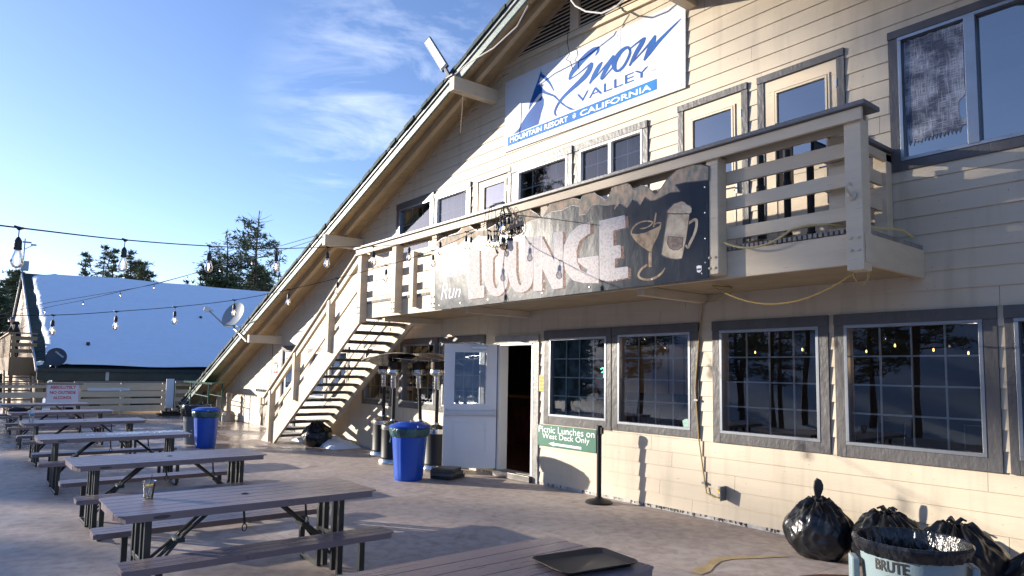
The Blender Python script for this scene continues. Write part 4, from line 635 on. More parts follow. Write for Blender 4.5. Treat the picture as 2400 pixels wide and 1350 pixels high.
# ---- lounge sign on the balcony: brushed printed metal
plm = M('printed_brushed_metal', (.024, .034, .050), .29, metal=.0, spec=.06, nscale=1.1, col2=(.015, .024, .04), bump=.5, bscale=1.0, stretch=(1.6, 1, .9), dist=.03)
lt_ = M('letter_print', (.50, .47, .46), .52, spec=.03, metal=.0, nscale=40, col2=(.32, .28, .27), lo=.30, hi=.55, bump=.1, bscale=90)
lt2 = M('letter_shade_print', (.30, .20, .16), .52, spec=.03, metal=.0, nscale=60, col2=(.10, .06, .05), lo=.4, hi=.6)
rock = M('rock_print', (.50, .35, .25), .52, spec=.03, metal=.0, nscale=16, col2=(.17, .21, .18), lo=.35, hi=.62, stretch=(1, 1, .5), bump=.1, bscale=50)
tanm = M('tan_print', (.46, .34, .22), .52, spec=.03, metal=.0, nscale=13, col2=(.16, .11, .08), lo=.32, hi=.55, stretch=(1, 1, .6))
ink = M('dark_outline_print', (.02, .022, .03), .4, metal=.5)
lg = tag(MB().prism(q3(PLATE, 5.445), (0, .008, 0)).build('lounge_sign', plm, None), 'dark brushed metal mural sign reading LOUNGE with mountains, hung on the balcony railing', 'sign')
def shift(L, dx, dz): return [(x + dx, z + dz) for x, z in L]
Y = 5.4440
def shp(polys, y, mat, name):
    mb = MB()
    for p in polys: mb.sheet(q3(p, y))
    return mb.build(name, mat, lg)
shp([MTR, MTL], Y, rock, 'mountain_print')
sh = MB(); fr = MB(); hl = MB()
hlm = M('letter_edge_print', (.50, .53, .60), .6, spec=.05, metal=0., nscale=8, namt=.2)
for k, p in LPOLY.items():
    sh.sheet(q3(shift(p[0], .045, -.012), Y + .0004)); fr.sheet(q3(p[0], Y - .0006)); hl.sheet(q3(shift(p[0], -.012, .006), Y - .0002))
for A, B in (LO, LU):
    sh.strip(shift(A, .045, -.012), shift(B, .045, -.012), Y + .0003); fr.strip(A, B, Y - .0007); hl.strip(shift(A, -.012, .004), shift(B, -.012, .004), Y - .0003)
sh.build('letter_shade', lt2, lg); hl.build('letter_edge', hlm, lg); fr.build('lettering', lt_, lg)
mb = MB()
for A, B in MART: mb.strip(A, B, Y - .0010)
mb.sheet(q3(CONE, Y - .0004)); mb.build('cocktail_print', tanm, lg)
mb = MB().sheet(q3(MUG, Y - .0004)).sheet(q3(FOAM, Y - .0012)); mb.strip(HAND[0], HAND[1], Y - .0008); mb.build('beer_mug_print', M('mug_print', (.62, .52, .38), .6, spec=.05, metal=0., nscale=7, col2=(.30, .21, .14), lo=.3, hi=.6), lg)
shp([MUGIN], Y - .0010, M('mug_shade_print', (.36, .27, .22), .6, spec=.05, metal=0., nscale=20, namt=.5), 'mug_print_inner')
def outline(L, y, r, mb):
    for p, q in zip(L, L[1:] + L[:1]): mb.beam((p[0], y, p[1]), (q[0], y, q[1]), r, .0006, (0, 1, 0))
mb = MB(); outline(MUG, Y - .0016, .009, mb); outline(FOAM, Y - .0018, .008, mb); outline(MUGIN, Y - .0017, .006, mb); outline(MTR, Y - .0006, .010, mb); outline(MTL, Y - .0006, .008, mb); mb.build('outline_print', ink, lg)
shp([BADGE], Y - .0008, M('badge_pale', (.7, .72, .75), .4), 'badge')
cx = sum(p[0] for p in BADGE) / 6; cz = sum(p[1] for p in BADGE) / 6
bd = [(cx + (p[0] - cx) * .82, cz + (p[1] - cz) * .86) for p in BADGE]; shp([bd], Y - .0012, ink, 'badge_centre')
MB().box(cx - .028, cx + .028, Y - .003, Y - .0018, cz + .005, cz + .028).box(cx - .02, cx + .02, Y - .003, Y - .0018, cz - .03, cz - .015).build('badge_mark', MATS['badge_pale'], lg)
wpr = M('script_print', (.70, .72, .80), .6, spec=.05, metal=0.)
a, b, c, d = q3(LASTQ, Y - .001); text('Last', [a, b, c, d], 'lettering', wpr, lg, shear=.35)
a, b, c, d = q3(RUNQ, Y - .001); text('Run', [a, b, c, d], 'lettering', wpr, lg, shear=.35)
mb = MB().box(SEAM[0][0] - .003, SEAM[0][0] + .003, 5.443, 5.4446, SEAM[1][1], SEAM[0][1] - .0); mb.build('panel_seam', ink, lg)
mb = MB()
for x in (-8.5, -7.95, -7.3, -6.2, -5.4, -4.5, -3.9): mb.lathe([(.011, 0), (.007, .006)], (x, 5.4435, 2.62), 8, Matrix.Rotation(R(90), 3, 'X'))
for z in (2.72, 2.95, 3.2, 3.45): mb.lathe([(.011, 0), (.007, .006)], (-3.86, 5.4435, z), 8, Matrix.Rotation(R(90), 3, 'X'))
mb.build('screw', STEEL, lg)

# ---- green picnic sign
gs = MB().box(-7.80, -6.60, WY - .03, WY - .016, .575, .885)
gs = tag(gs.build('picnic_sign', M('sign_green', (.016, .14, .085), .4, nscale=5, col2=(.012, .10, .06), lo=.3, hi=.5), None, bevel=.003), 'green sign reading Picnic Lunches on West Deck Only, beside the entrance', 'sign')
y = WY - .0325
text('Picnic Lunches on', [(-7.785, y, .872), (-6.625, y, .872), (-6.625, y, .775), (-7.785, y, .775)], 'lettering', wl, gs, bold=.006)
text('West Deck Only', [(-7.70, y, .768), (-6.72, y, .768), (-6.72, y, .665), (-7.70, y, .665)], 'lettering', wl, gs, bold=.006)
MB().prism([(-7.56, y, .622), (-7.44, y, .655), (-7.44, y, .637), (-6.88, y, .632), (-6.88, y, .598), (-7.44, y, .604), (-7.44, y, .588)], (0, .001, 0)).build('arrow', wl, gs)
mb = MB()
for x, z in ((-7.78, .87), (-6.63, .87), (-6.63, .59), (-7.78, .59), (-7.2, .87), (-7.2, .59)): mb.lathe([(.008, 0), (.005, .004)], (x, y + .001, z), 8, Matrix.Rotation(R(90), 3, 'X'))
mb.build('screw', STEEL, gs)
# ---- yellow notice on the door jamb
ys = tag(MB().box(-7.795, -7.655, WY - .026, WY - .014, 1.375, 1.615).build('step_notice', M('notice_yellow', (.72, .42, .02), .5, nscale=4, namt=.1), None), 'small yellow notice reading Please Watch Your Step between door and window', 'notice')
ky = M('notice_ink', (.03, .02, .01), .5)
for i, s_ in enumerate(('PLEASE', 'WATCH', 'YOUR', 'STEP')):
    z = 1.598 - i * .056; text(s_, [(-7.78, WY - .027, z), (-7.672, WY - .027, z), (-7.672, WY - .027, z - .036), (-7.78, WY - .027, z - .036)], 'lettering', ky, ys)
# ---- no smoking style notice on the far wall
rs = tag(MB().box(-19.08, -18.82, WY - .024, WY - .014, 1.53, 1.83).build('prohibition_notice', WHT, None), 'small red and white prohibition notice on the wall left of the stairs', 'notice')
rd = M('notice_red', (.55, .03, .04), .5)
m = MB().box(-19.08, -18.82, WY - .026, WY - .0245, 1.77, 1.83).box(-19.08, -18.82, WY - .026, WY - .0245, 1.53, 1.57)
for k in range(20):
    t0, t1 = 2 * math.pi * k / 20, 2 * math.pi * (k + 1) / 20
    m.beam((-18.95 + .085 * math.cos(t0), WY - .0255, 1.67 + .085 * math.sin(t0)), (-18.95 + .085 * math.cos(t1), WY - .0255, 1.67 + .085 * math.sin(t1)), .014, .001, (0, 1, 0))
m.beam((-19.0, WY - .0255, 1.73), (-18.9, WY - .0255, 1.61), .014, .001, (0, 1, 0)); m.build('symbol', rd, rs)
# security shield sticker
st_ = MB().prism([(-5.20, WY + .018, 1.10), (-5.165, WY + .018, 1.125), (-5.13, WY + .018, 1.13), (-5.095, WY + .018, 1.125), (-5.06 - .01, WY + .018, 1.10), (-5.08, WY + .018, 1.0 + .03), (-5.133, WY + .018, 1.005 - .02), (-5.185, WY + .018, 1.03)], (0, -.002, 0))
tag(st_.build('window_sticker', M('sticker_green', (.25, .45, .38), .5, nscale=30, namt=.4), None), 'pale green shield sticker in the corner of the second window', 'sticker')

# ---- wall socket and yellow cable
cab = M('yellow_cable', (.36, .25, .08), .45)
def sag(a, b, s, n=10):
    a = Vector(a); b = Vector(b); return [a.lerp(b, i / n) - Vector((0, 0, s * 4 * (i / n) * (1 - i / n))) for i in range(n + 1)]
pts = [(-4.60, WY - .05, .30), (-4.70, WY - .05, .27), (-4.83, WY - .03, .30), (-4.86, WY - .02, .42), (-4.93, WY - .03, .9), (-4.97, WY - .04, 1.5), (-4.92, WY - .03, 2.1), (-4.86, WY - .03, 2.50)]
pts += [tuple(p) for p in sag((-4.82, WY - .04, 2.52), (-4.2, 6.4, 2.60), .05, 6)] + [tuple(p) for p in sag((-4.0, 5.75, 2.54), (-2.62, 5.75, 2.52), .22, 14)]
yc = MB().tube(pts, .008, 6)
yc = tag(yc.build('extension_cable', cab, None, smooth=True), 'yellow extension cable clipped up the wall to the balcony corner', 'cable')
mb = MB()
for x, z in ((-4.86, 2.49), (-4.96, 1.35), (-4.86, .40)): mb.box(x - .025, x + .025, WY - .05, WY - .012, z, z + .022)
mb.build('cable_clip', ALU, yc)
yd = MB().tube([tuple(p) for p in sag((-3.7, 5.50, 2.90), (-3.02, 5.50, 2.92), .10, 12)] + [(-2.9, 5.54, 2.94), (-2.75, 5.6, 2.935), (-2.60, 5.75, 2.91), (-2.40, 5.9, 2.89), (-2.36, 6.1, 2.895), (-2.40, 6.4, 2.88)], .010, 6)
tag(yd.build('garden_cord', M('tan_cord', (.52, .40, .18), .5), None, smooth=True), 'tan cord looped over the balcony edge at its right corner', 'cord')
yl = MB().tube([(-2.56, 5.66, 2.57), (-2.57, 5.64, 2.48), (-2.54, 5.64, 2.42), (-2.50, 5.66, 2.40), (-2.47, 5.66, 2.44), (-2.46, 5.68, 2.56)], .007, 6); yl.build('loop', cab, yc, smooth=True)
so = thing('wall_socket', (-4.6, WY, .3), 'grey outdoor wall socket with an open hinged cover near the deck', 'socket')
MB().box(-4.68, -4.58, WY - .03, WY - .012, .27, .40).build('box', M('socket_grey', (.3, .3, .3), .5), so, bevel=.004)
MB().tube([(-4.67, WY - .03, .355), (-4.63, WY - .07, .34), (-4.60, WY - .08, .33)], .016, 8).build('plug', M('plug_yellow', (.6, .36, .03), .4), so, smooth=True)
MB().box(-4.585, -4.578, WY - .13, WY - .012, .255, .415).build('cover', ALU, so, bevel=.002)

# ---- lamp, horn and fixings on the balcony post
hk = MB().lathe([(.036, 0), (.038, .012), (.012, .022), (.012, .03)], (-2.48, 5.452, 3.10), 14, Matrix.Rotation(R(90), 3, 'X')).tube([(-2.48, 5.43, 3.10), (-2.48, 5.39, 3.12), (-2.49, 5.37, 3.16), (-2.47, 5.38, 3.19), (-2.45, 5.40, 3.17)], .011, 8)
tag(hk.build('hose_bracket', M('bracket_cream', (.5, .43, .32), .4), None, smooth=True), 'cream painted metal bracket on the right corner post of the balcony', 'bracket')
# ---- stored parasol stands behind the right bay of the railing
us = local('parasol_stand', 'black parasol pole in a domed base behind the balcony railing', 'parasol stand', 'parasol stands stored on the balcony')
MB().lathe([(.24, 0), (.25, .02), (.20, .06), (.10, .10), (.04, .115), (.04, .14)], (0, 0, 0), 24).build('base', BLK, us, smooth=True)
MB().tube([(0, 0, .12), (0, 0, .95)], .033, 12).build('pole', BLK, us, smooth=True)
MB().lathe([(.042, .55), (.042, .64), (.036, .65)], (0, 0, 0), 12).build('collar', RUB, us, smooth=True)
for i, (x, y, l) in enumerate(((-3.62, 6.02, 'parasol stand furthest left behind the balcony railing'), (-3.36, 6.05, 'parasol stand second from the left behind the balcony railing'), (-3.13, 6.05, 'shorter parasol stand, third from the left behind the balcony railing'), (-2.98, 6.25, 'parasol stand nearest the corner post behind the balcony railing'))):
    o = us if i == 0 else dup(us); o.location = (x, y, 2.872); o['label'] = l
    if i == 2: o.scale = (1, 1, .86)
tv = thing('tilted_board', (-3.75, 6.2, 2.87), 'dark framed board leaning against the balcony door', 'board')
MB().box(-3.62, -3.60, 6.30, 6.62, 3.50, 4.22).build('frame', BLK, tv, bevel=.004)
MB().box(-3.599, -3.596, 6.33, 6.59, 3.53, 4.19).build('picture', M('board_picture', (.25, .17, .13), .3, nscale=4, col2=(.04, .04, .05)), tv)

# ---- barrier post
bp = thing('barrier_post', (-6.25, 6.50, 0), 'black belt barrier post standing in front of the picnic sign', 'barrier post')
MB().lathe([(.175, 0), (.178, .015), (.15, .035), (.06, .058), (.04, .075)], (-6.25, 6.50, 0), 32).build('base', RUB, bp, smooth=True)
MB().tube([(-6.25, 6.50, .06), (-6.25, 6.50, .90)], .031, 16).build('pole', BLK, bp, smooth=True)
MB().lathe([(.036, .86), (.040, .88), (.040, .965), (.036, .98), (.03, .985)], (-6.25, 6.50, 0), 16).box(-6.21, -6.19, 6.48, 6.52, .88, .96).build('head', BLK, bp, smooth=True)

# ---- stack of boards by the door
for i, (c_, l) in enumerate((((.03, .03, .035), 'lowest black slab of the stack at the open door'), ((.10, .11, .12), 'middle grey-black slab of the stack at the open door'), ((.05, .045, .04), 'topmost slab of the stack at the open door, with pale flakes'))):
    o = MB().box(-.18, .18, -.22, .22, 0, .052).build('slab', M('slab_%d' % i, c_, .45, nscale=14, namt=.4, bump=.5, bscale=20), None, bevel=.006)
    o.location = (-9.03 + .02 * i, 6.02 - .03 * i, .002 + .054 * i); o.rotation_euler = (0, 0, R(24 + 7 * i)); tag(o, l, 'slab', 'slabs stacked by the door')

# ================================================================ picnic tables
def plank_mat(): return M('resin_plank', (.20, .155, .165), .32, nscale=3.2, namt=.16, bump=.5, bscale=30, stretch=(7, .5, 1), dist=.004, rvar=.1, lo=.3, hi=.7)
PLK = plank_mat()
LEGM = M('leg_powder_coat', (.020, .026, .026), .36, nscale=9, namt=.3, bump=.06, bscale=50)
def rslab(name, W, Ln, z0, z1, planks, ch, parent):
    mb = MB(); h = W / 2; l = Ln / 2
    def outline(x0, x1):
        P = []
        def cut(x):  # how far the end of the board reaches at x with rounded corners
            e = h - abs(x); return l - (ch - math.sqrt(max(ch * ch - (ch - min(e, ch)) ** 2, 0)))
        n = 5
        xs = [x0 + (x1 - x0) * i / n for i in range(n + 1)]
        return [(x, -cut(x)) for x in xs] + [(x, cut(x)) for x in reversed(xs)]
    mb.prism([(x, y, z0) for x, y in outline(-h, h)], (0, 0, z1 - z0 - .010))
    pw = W / planks
    for i in range(planks):
        a = -h + i * pw + (.0034 if i else 0); b = -h + (i + 1) * pw - (.0034 if i < planks - 1 else 0)
        mb.prism([(x, y, z1 - .0098) for x, y in outline(a, b)], (0, 0, .0098))
    return mb.build(name, PLK, parent, bevel=.003, seg=1)
TH = .69
tb = local('picnic_table', 'mauve-grey folding picnic table', 'picnic table', 'picnic tables in a row on the deck')
top = rslab('tabletop', .80, 1.84, TH - .05, TH, 6, .05, tb)
MB().lathe([(.028, TH + .0), (.030, TH + .003), (.020, TH + .004), (.019, TH - .01)], (0, 0, 0), 20).build('parasol_hole', RUB, top, smooth=True)
MB().prism([(.401, -.72 + .055 * math.cos(t) + .06, TH - .028 + .012 * math.sin(t)) for t in [2 * math.pi * i / 12 for i in range(12)]], (.0015, 0, 0)).build('oval_badge', M('badge_dark', (.05, .045, .05), .4), top)
for s_ in (-1, 1):
    bx = .575 * s_
    b = MB()
    o = rslab('bench', .255, 1.84, .375, .418, 3, .04, tb)
    o.data.transform(Matrix.Translation((bx, 0, 0)))
T_ = .042
for sy in (-1, 1):
    y = sy * .70
    lg_ = MB()
    for sx in (-1, 1):
        for dx in (.085, .20):
            lg_.box(sx * dx - T_ / 2, sx * dx + T_ / 2, y - T_ / 2, y + T_ / 2, .0 + (.03 if dx < .1 else 0), TH - .05)
        lg_.box(sx * .575 - T_ / 2, sx * .575 + T_ / 2, y - T_ / 2, y + T_ / 2, .035, .374)
        lg_.box(sx * .20 + (T_ / 2 if sx > 0 else -T_ / 2 - .33), sx * .20 + (.33 + T_ / 2 if sx > 0 else -T_ / 2), y - T_ / 2 + .001, y + T_ / 2 - .001, 0, .034)
    lg_.box(-.20 + T_ / 2, .20 - T_ / 2, y - T_ / 2 + .002, y + T_ / 2 - .002, .30, .335)
    lg_.build('leg_frame', LEGM, tb, bevel=.003, seg=1)
for sy in (-1, 1):
    bm2 = MB()
    for sx in (-.06, .06):
        bm2.tube([(sx, sy * .22, TH - .055), (sx * .8, sy * .46, TH - .26)], .014, 8); bm2.tube([(sx * .8, sy * .46, TH - .26), (sx, sy * .69, .24)], .012, 8)
        bm2.tube([(sx * .8 + .012, sy * .44, TH - .24), (sx, sy * .69, .15)], .010, 8)
    bm2.box(-.08, .08, min(sy * .43, sy * .49), max(sy * .43, sy * .49), TH - .285, TH - .255)
    bm2.build('brace', LEGM, tb)
mb = MB()
for y in (-.10, .36):
    mb.beam((.30, y, TH - .05), (.30, y + .01, TH - .16), .016, .002, (1, 0, 0)); mb.tube([(.30, y + .01 + .016 * math.sin(u), TH - .185 + .026 * math.cos(u)) for u in [2 * math.pi * q / 14 for q in range(15)]], .004, 5)
mb.build('strap', RUB, tb)
TS = [(-5.42, 1.76, 0, 'picnic table with a plastic cup of iced drink on it'),
      (-8.12, 1.82, .012, 'picnic table second in the row, between the table with the cup and the snow-dusted one'),
      (-11.05, 1.76, -.008, 'picnic table with melting snow on its top'),
      (-14.1, 1.76, .010, 'picnic table with a clear water bottle on it'),
      (-17.2, 1.72, -.01, 'picnic table with a small black bag at its end'),
      (-20.6, 1.70, .015, 'farthest picnic table, in front of the red-lettered sign'),
      (-2.66, 1.86, .0, 'picnic table holding the black tray')]
tables = []
for i, (x, y, rz, l) in enumerate(TS):
    o = tb if i == 0 else dup(tb); o.location = (x, y, .002); o.rotation_euler = (0, 0, rz); o['label'] = l; tables.append(o)
# cup with ice, lemon and straw
cl = glass_mat('clear_plastic', tint=(.97, .98, .98), gain=1.2, film=.03)
cp_ = thing('drink_cup', (-5.33 * 1.053, 1.075 * 1.053, TH + .002), 'clear plastic cup with ice, a lemon slice and a black straw', 'cup')
cx, cy, cz = OFF['drink_cup']
MB().lathe([(.030, 0), (.046, .125), (.048, .127), (.0465, .128), (.029, .003)], (cx, cy, cz), 24).build('cup', cl, cp_, smooth=True)
MB().lathe([(.0295, .004), (.033, .035), (.001, .036)], (cx, cy, cz), 20).build('drink', glass_mat('pale_drink', tint=(.85, .80, .62), gain=1, film=.05), cp_, smooth=True)
mb = MB(); rr = random.Random(2)
for i in range(9):
    a = rr.uniform(0, 6.28); q = rr.uniform(0, .018); z = .012 + i * .008; c0 = Vector((cx + q * math.cos(a), cy + q * math.sin(a), cz + z)); mb.beam(c0, c0 + Vector((rr.uniform(-.01, .01), .012, rr.uniform(-.006, .01))), .014, .013)
mb.build('ice', glass_mat('ice', tint=(.8, .85, .88), gain=2, film=.15), cp_, bevel=.003)
MB().lathe([(.032, 0), (.033, .004), (.032, .008)], (cx, cy, cz + .088), 18, Matrix.Rotation(R(12), 3, 'X')).build('lemon_slice', M('lemon', (.75, .60, .06), .4), cp_, smooth=True)
MB().tube([(cx - .012, cy - .01, cz + .005), (cx + .022, cy + .012, cz + .172)], .003, 6).build('straw', RUB, cp_)
# water bottle
bx, by, bz = -13.55 * 1.052, .95 * 1.052, TH + .002
wb_ = thing('water_bottle', (bx, by, bz), 'clear water bottle with a blue label on a far table', 'bottle')
MB().lathe([(.031, 0), (.033, .01), (.031, .05), (.033, .09), (.033, .14), (.028, .165), (.013, .19), (.013, .20)], (bx, by, bz), 18).build('bottle', glass_mat('bottle_plastic', tint=(.80, .86, .92), gain=2, film=.12), wb_, smooth=True)
MB().lathe([(.0335, .09), (.0335, .13)], (bx, by, bz), 18).build('paper_label', M('label_blue', (.08, .3, .6), .5, nscale=30, namt=.5), wb_, smooth=True)
MB().lathe([(.015, .198), (.015, .215), (.012, .217)], (bx, by, bz), 14).build('cap', WHT, wb_, smooth=True)
# black pouch
bm3 = bmesh.new(); bmesh.ops.create_icosphere(bm3, subdivisions=4, radius=1)
for v in bm3.verts:
    n_ = noise.noise(v.co * 2.3) * .22 + noise.noise(v.co * 6) * .08; v.co *= 1 + n_; v.co = Vector((v.co.x * .09, v.co.y * .17, max(v.co.z, -.5) * .055 + .028))
me = bpy.data.meshes.new('pouch'); bm3.to_mesh(me); bm3.free(); me.materials.append(M('black_cloth', (.012, .012, .014), .7, bump=.5, bscale=20))
for p in me.polygons: p.use_smooth = True
o = bpy.data.objects.new('black_pouch', me); C.objects.link(o); o.location = (-17.35, .97, TH + .002); tag(o, 'small crumpled black pouch on the end of a far picnic table', 'pouch')
# serving tray
def rrect(w_, h_, r, n=6):
    P = []
    for cx_, cy_, a0 in ((w_ / 2 - r, h_ / 2 - r, 0), (-w_ / 2 + r, h_ / 2 - r, 90), (-w_ / 2 + r, -h_ / 2 + r, 180), (w_ / 2 - r, -h_ / 2 + r, 270)):
        for k in range(n + 1): t = R(a0 + 90 * k / n); P.append((cx_ + r * math.cos(t), cy_ + r * math.sin(t)))
    return P
mb = MB(); rings = [(.27, .40, .03, .000), (.32, .45, .045, .020), (.328, .458, .05, .021), (.328, .458, .05, .017), (.278, .408, .035, .0155 - .012), (.27, .40, .03, .0045)]
rings = [(.27, .40, .03, .0), (.322, .452, .045, .024), (.334, .464, .05, .024), (.334, .464, .05, .021), (.326, .456, .046, .019), (.276, .406, .033, -.003 + .0)]
vs = []; fs = []; nn = 28
rings = [(.334, .464, .05, .020), (.334, .464, .05, .024), (.322, .452, .045, .024), (.275, .405, .03, .004)]
for w_, h_, r_, z in rings: vs += [(x, y, z) for x, y in rrect(w_, h_, r_)]
for i in range(len(rings) - 1):
    for k in range(nn): k2 = (k + 1) % nn; fs.append((i * nn + k, i * nn + k2, (i + 1) * nn + k2, (i + 1) * nn + k))
fs.append(tuple(3 * nn + k for k in range(nn)))
b0 = len(vs); vs += [(x, y, .0) for x, y in rrect(.272, .402, .03)]; fs += [(b0 + k, b0 + (k + 1) % nn, (k + 1) % nn, k) for k in range(nn)]; fs.append(tuple(b0 + k for k in reversed(range(nn))))
tr = mb.add(vs, fs).build('serving_tray', M('tray_plastic', (.022, .018, .016), .38, nscale=6, namt=.3, bump=.25, bscale=220, dist=.002), None, smooth=True)
tr.location = (-2.52, 2.52, TH + .003); tr.rotation_euler = (0, 0, R(-8)); tag(tr, 'black rectangular serving tray on the nearest picnic table', 'tray')
# melting snow on the third table and its bench
rr = random.Random(9); mb = MB()
def blob(mb, x, y, z, r, h, seg=7):
    vs = [(x + r * rr.uniform(.6, 1.2) * math.cos(2 * math.pi * k / seg), y + r * rr.uniform(.6, 1.2) * math.sin(2 * math.pi * k / seg), z) for k in range(seg)] + [(x, y, z + h)]
    mb.add(vs, [(k, (k + 1) % seg, seg) for k in range(seg)])
for i in range(520):
    y = rr.gauss(1.95, .22); x = -11.12 + rr.gauss(0, .08) - (y - 1.9) * .1; blob(mb, x, y, TH + .003, rr.uniform(.004, .022), rr.uniform(.002, .010))
for i in range(140): blob(mb, -11.2 + rr.gauss(0, .05), 2.48 + rr.gauss(0, .07), TH + .003, rr.uniform(.006, .03), rr.uniform(.004, .014))
for i in range(240): blob(mb, -10.48 + rr.gauss(0, .04), rr.gauss(1.9, .3), .422, rr.uniform(.004, .016), rr.uniform(.002, .007))
tag(mb.build('melting_snow', SNOW, None), 'patches of slushy snow lying on the third picnic table', 'snow', kind='stuff')

# ================================================================ bins
def lidbin(name, col, loc, label, lid=True, H=.80, rt=.275, rb=.225, lcol=(.03, .10, .10), rot=0):
    t = thing(name, loc, label, 'rubbish bin'); x, y, z = loc
    wob = lambda a, i: 1 + (.022 if math.sin(a * 8) > .55 else 0) - (.004)
    bd = MB().lathe([(rb * .96, .0), (rb, .02)] + [(rb + (rt - rb) * k / 10, .02 + (H - .14) * k / 10) for k in range(1, 11)] + [(rt, H - .02)], (x, y, z), 96, wob=lambda a, i: (1 + (.03 if math.cos(a * 6) > .72 else 0) * (1 if 1 < i < 11 else 0)))
    bd.build('body', col, t, smooth=True)
    lm = M('bin_liner_teal', (.05, .13, .14), .28, nscale=6, col2=(.02, .06, .07), bump=1, bscale=10, stretch=(1, 1, .4), dist=.03)
    prof = [(rt + .01, H - .15), (rt + .035, H - .12), (rt + .045, H - .07), (rt + .05, H - .03), (rt + .03, H), (rt + .0, H)]
    MB().lathe(prof, (x, y, z), 90, wob=lambda a, i: 1 + .03 * math.sin(a * 17 + i * 1.3) * math.sin(a * 5 + i) + .02 * math.sin(a * 31 + i * 2), cap=False).build('liner', lm, t, smooth=True)
    if lid:
        MB().lathe([(rt + .055, H - .012), (rt + .06, H + .015), (rt + .035, H + .03), (rt - .02, H + .04), (rt - .05, H + .06), (rt - .09, H + .066), (.001, H + .07)], (x, y, z), 64).build('lid', col, t, smooth=True)
        a = R(200); MB().box(x - rt - .10, x - rt - .03, y - .07, y + .07, z + H - .01, z + H + .022).box(x + rt + .03, x + rt + .10, y - .07, y + .07, z + H - .01, z + H + .022).build('lid_handle', col, t, bevel=.01)
    return t
BLUE = M('blue_plastic', (.006, .075, .46), .36, nscale=2.5, namt=.15, bump=.04, bscale=30)
b2 = lidbin('blue_bin', BLUE, (-9.20, 5.42, .002), 'blue lidded bin with teal liner in front of the patio heaters')
MB().prism([(-9.20 + .30 * math.cos(R(215)) , 5.42 + .30 * math.sin(R(215)), .66), (-9.20 + .34 * math.cos(R(222)), 5.42 + .34 * math.sin(R(222)), .56), (-9.20 + .32 * math.cos(R(230)), 5.42 + .32 * math.sin(R(230)), .55), (-9.20 + .31 * math.cos(R(228)), 5.42 + .31 * math.sin(R(228)), .67)], (.01, .01, 0)).build('liner_tail', MATS['bin_liner_teal'], b2)
b1 = lidbin('blue_bin', BLUE, (-15.05, 4.12, .002), 'blue lidded bin at the end of the picnic tables, before the grey bin')
b1.scale = (.87, .87, .95); b1.location = (-15.12, 4.05, .002)
b2.scale = (.94, .94, 1)
GB = M('grey_bin_plastic', (.13, .16, .18), .4, nscale=3, namt=.15)
gb_ = thing('grey_bin', (-15.95, 4.02, 0), 'dark grey open bin standing behind the far blue bin', 'rubbish bin')
MB().lathe([(.225, 0), (.235, .02), (.29, .80), (.30, .82), (.28, .82), (.27, .5)], (-15.95, 4.02, 0), 40).build('body', GB, gb_, smooth=True)
MB().lathe([(.315, .60), (.33, .70), (.335, .80), (.32, .84), (.28, .845), (.26, .6)], (-15.95, 4.02, 0), 60, wob=lambda a, i: 1 + .03 * math.sin(a * 13 + i) + .02 * math.sin(a * 29)).build('liner', M('black_liner', (.010, .012, .016), .22, nscale=3, namt=.3, bump=1, bscale=9, stretch=(1, 1, .3), dist=.05), gb_, smooth=True)
gb_.scale = (.9, .9, 1); gb_.location = (-15.95, 4.05, .002)
# big grey bin at the right
bt = thing('large_grey_bin', (-1.42, 3.66, 0), 'large round grey-blue bin with black liner folded over its rim', 'rubbish bin')
BC = M('pale_grey_plastic', (.22, .29, .31), .42, nscale=4, namt=.15, bump=.1, bscale=60)
cx, cy = -1.43, 3.68
MB().lathe([(.225, 0), (.235, .02), (.285, .76), (.287, .78), (.283, .78)], (cx, cy, 0), 64, cap=False).build('body', BC, bt, smooth=True)
LN = MATS['black_liner']
MB().lathe([(.298, .748), (.308, .762), (.314, .785), (.326, .80), (.330, .822), (.318, .838), (.300, .836), (.285, .80), (.272, .70), (.25, .5), (.20, .2)], (cx, cy, 0), 180,
           wob=lambda a, i: 1 + (.012 * math.sin(a * 23 + i * .9) + .008 * math.sin(a * 51 + i * 2.1)) * (1.6 if i < 2 or i > 7 else .25), cap=False).build('liner', LN, bt, smooth=True)
v0 = Vector((-cx, -cy, 0)).normalized(); sd = Vector((-v0.y, v0.x, 0))
def onbin(u, z, r): # letters wrapped on the side of the bin that faces the tables
    a = math.atan2(v0.y, v0.x) + u / r - R(16); return (cx + r * math.cos(a), cy + r * math.sin(a), z)
def wraptext(s_, u0, u1, z0, z1, mat, bold, parent, rf):
    o = text(s_, [(u0, 0, z1), (u1, 0, z1), (u1, 0, z0), (u0, 0, z0)], 'lettering', mat, None, bold=bold)
    me = o.data; loc = o.location.copy()
    for v in me.vertices:
        p = v.co + loc; v.co = Vector(onbin(p.x, p.z, rf(p.z))) - Vector(OFF[parent.name])
    o.location = (0, 0, 0); o.parent = parent
rf = lambda z: .2855 + (z - .76) * .068 + .0025
inkb = M('bin_ink', (.02, .02, .022), .5)
wraptext('BRUTE', -.13, .06, .665, .735, inkb, .03, bt, rf)
wraptext('Rubbermaid', -.065, .025, .618, .638, inkb, .0, bt, rf)
wraptext('Commercial Products', -.065, .025, .594, .605, inkb, .0, bt, rf)
m = MB()
for k in range(24):
    t0, t1 = 2 * math.pi * k / 24, 2 * math.pi * (k + 1) / 24
    p = onbin(-.02 + .055 * math.cos(t0), .628 + .017 * math.sin(t0), .281); q = onbin(-.02 + .055 * math.cos(t1), .628 + .017 * math.sin(t1), .281); m.tube([p, q], .0012, 4)
m.build('logo_outline', inkb, bt)
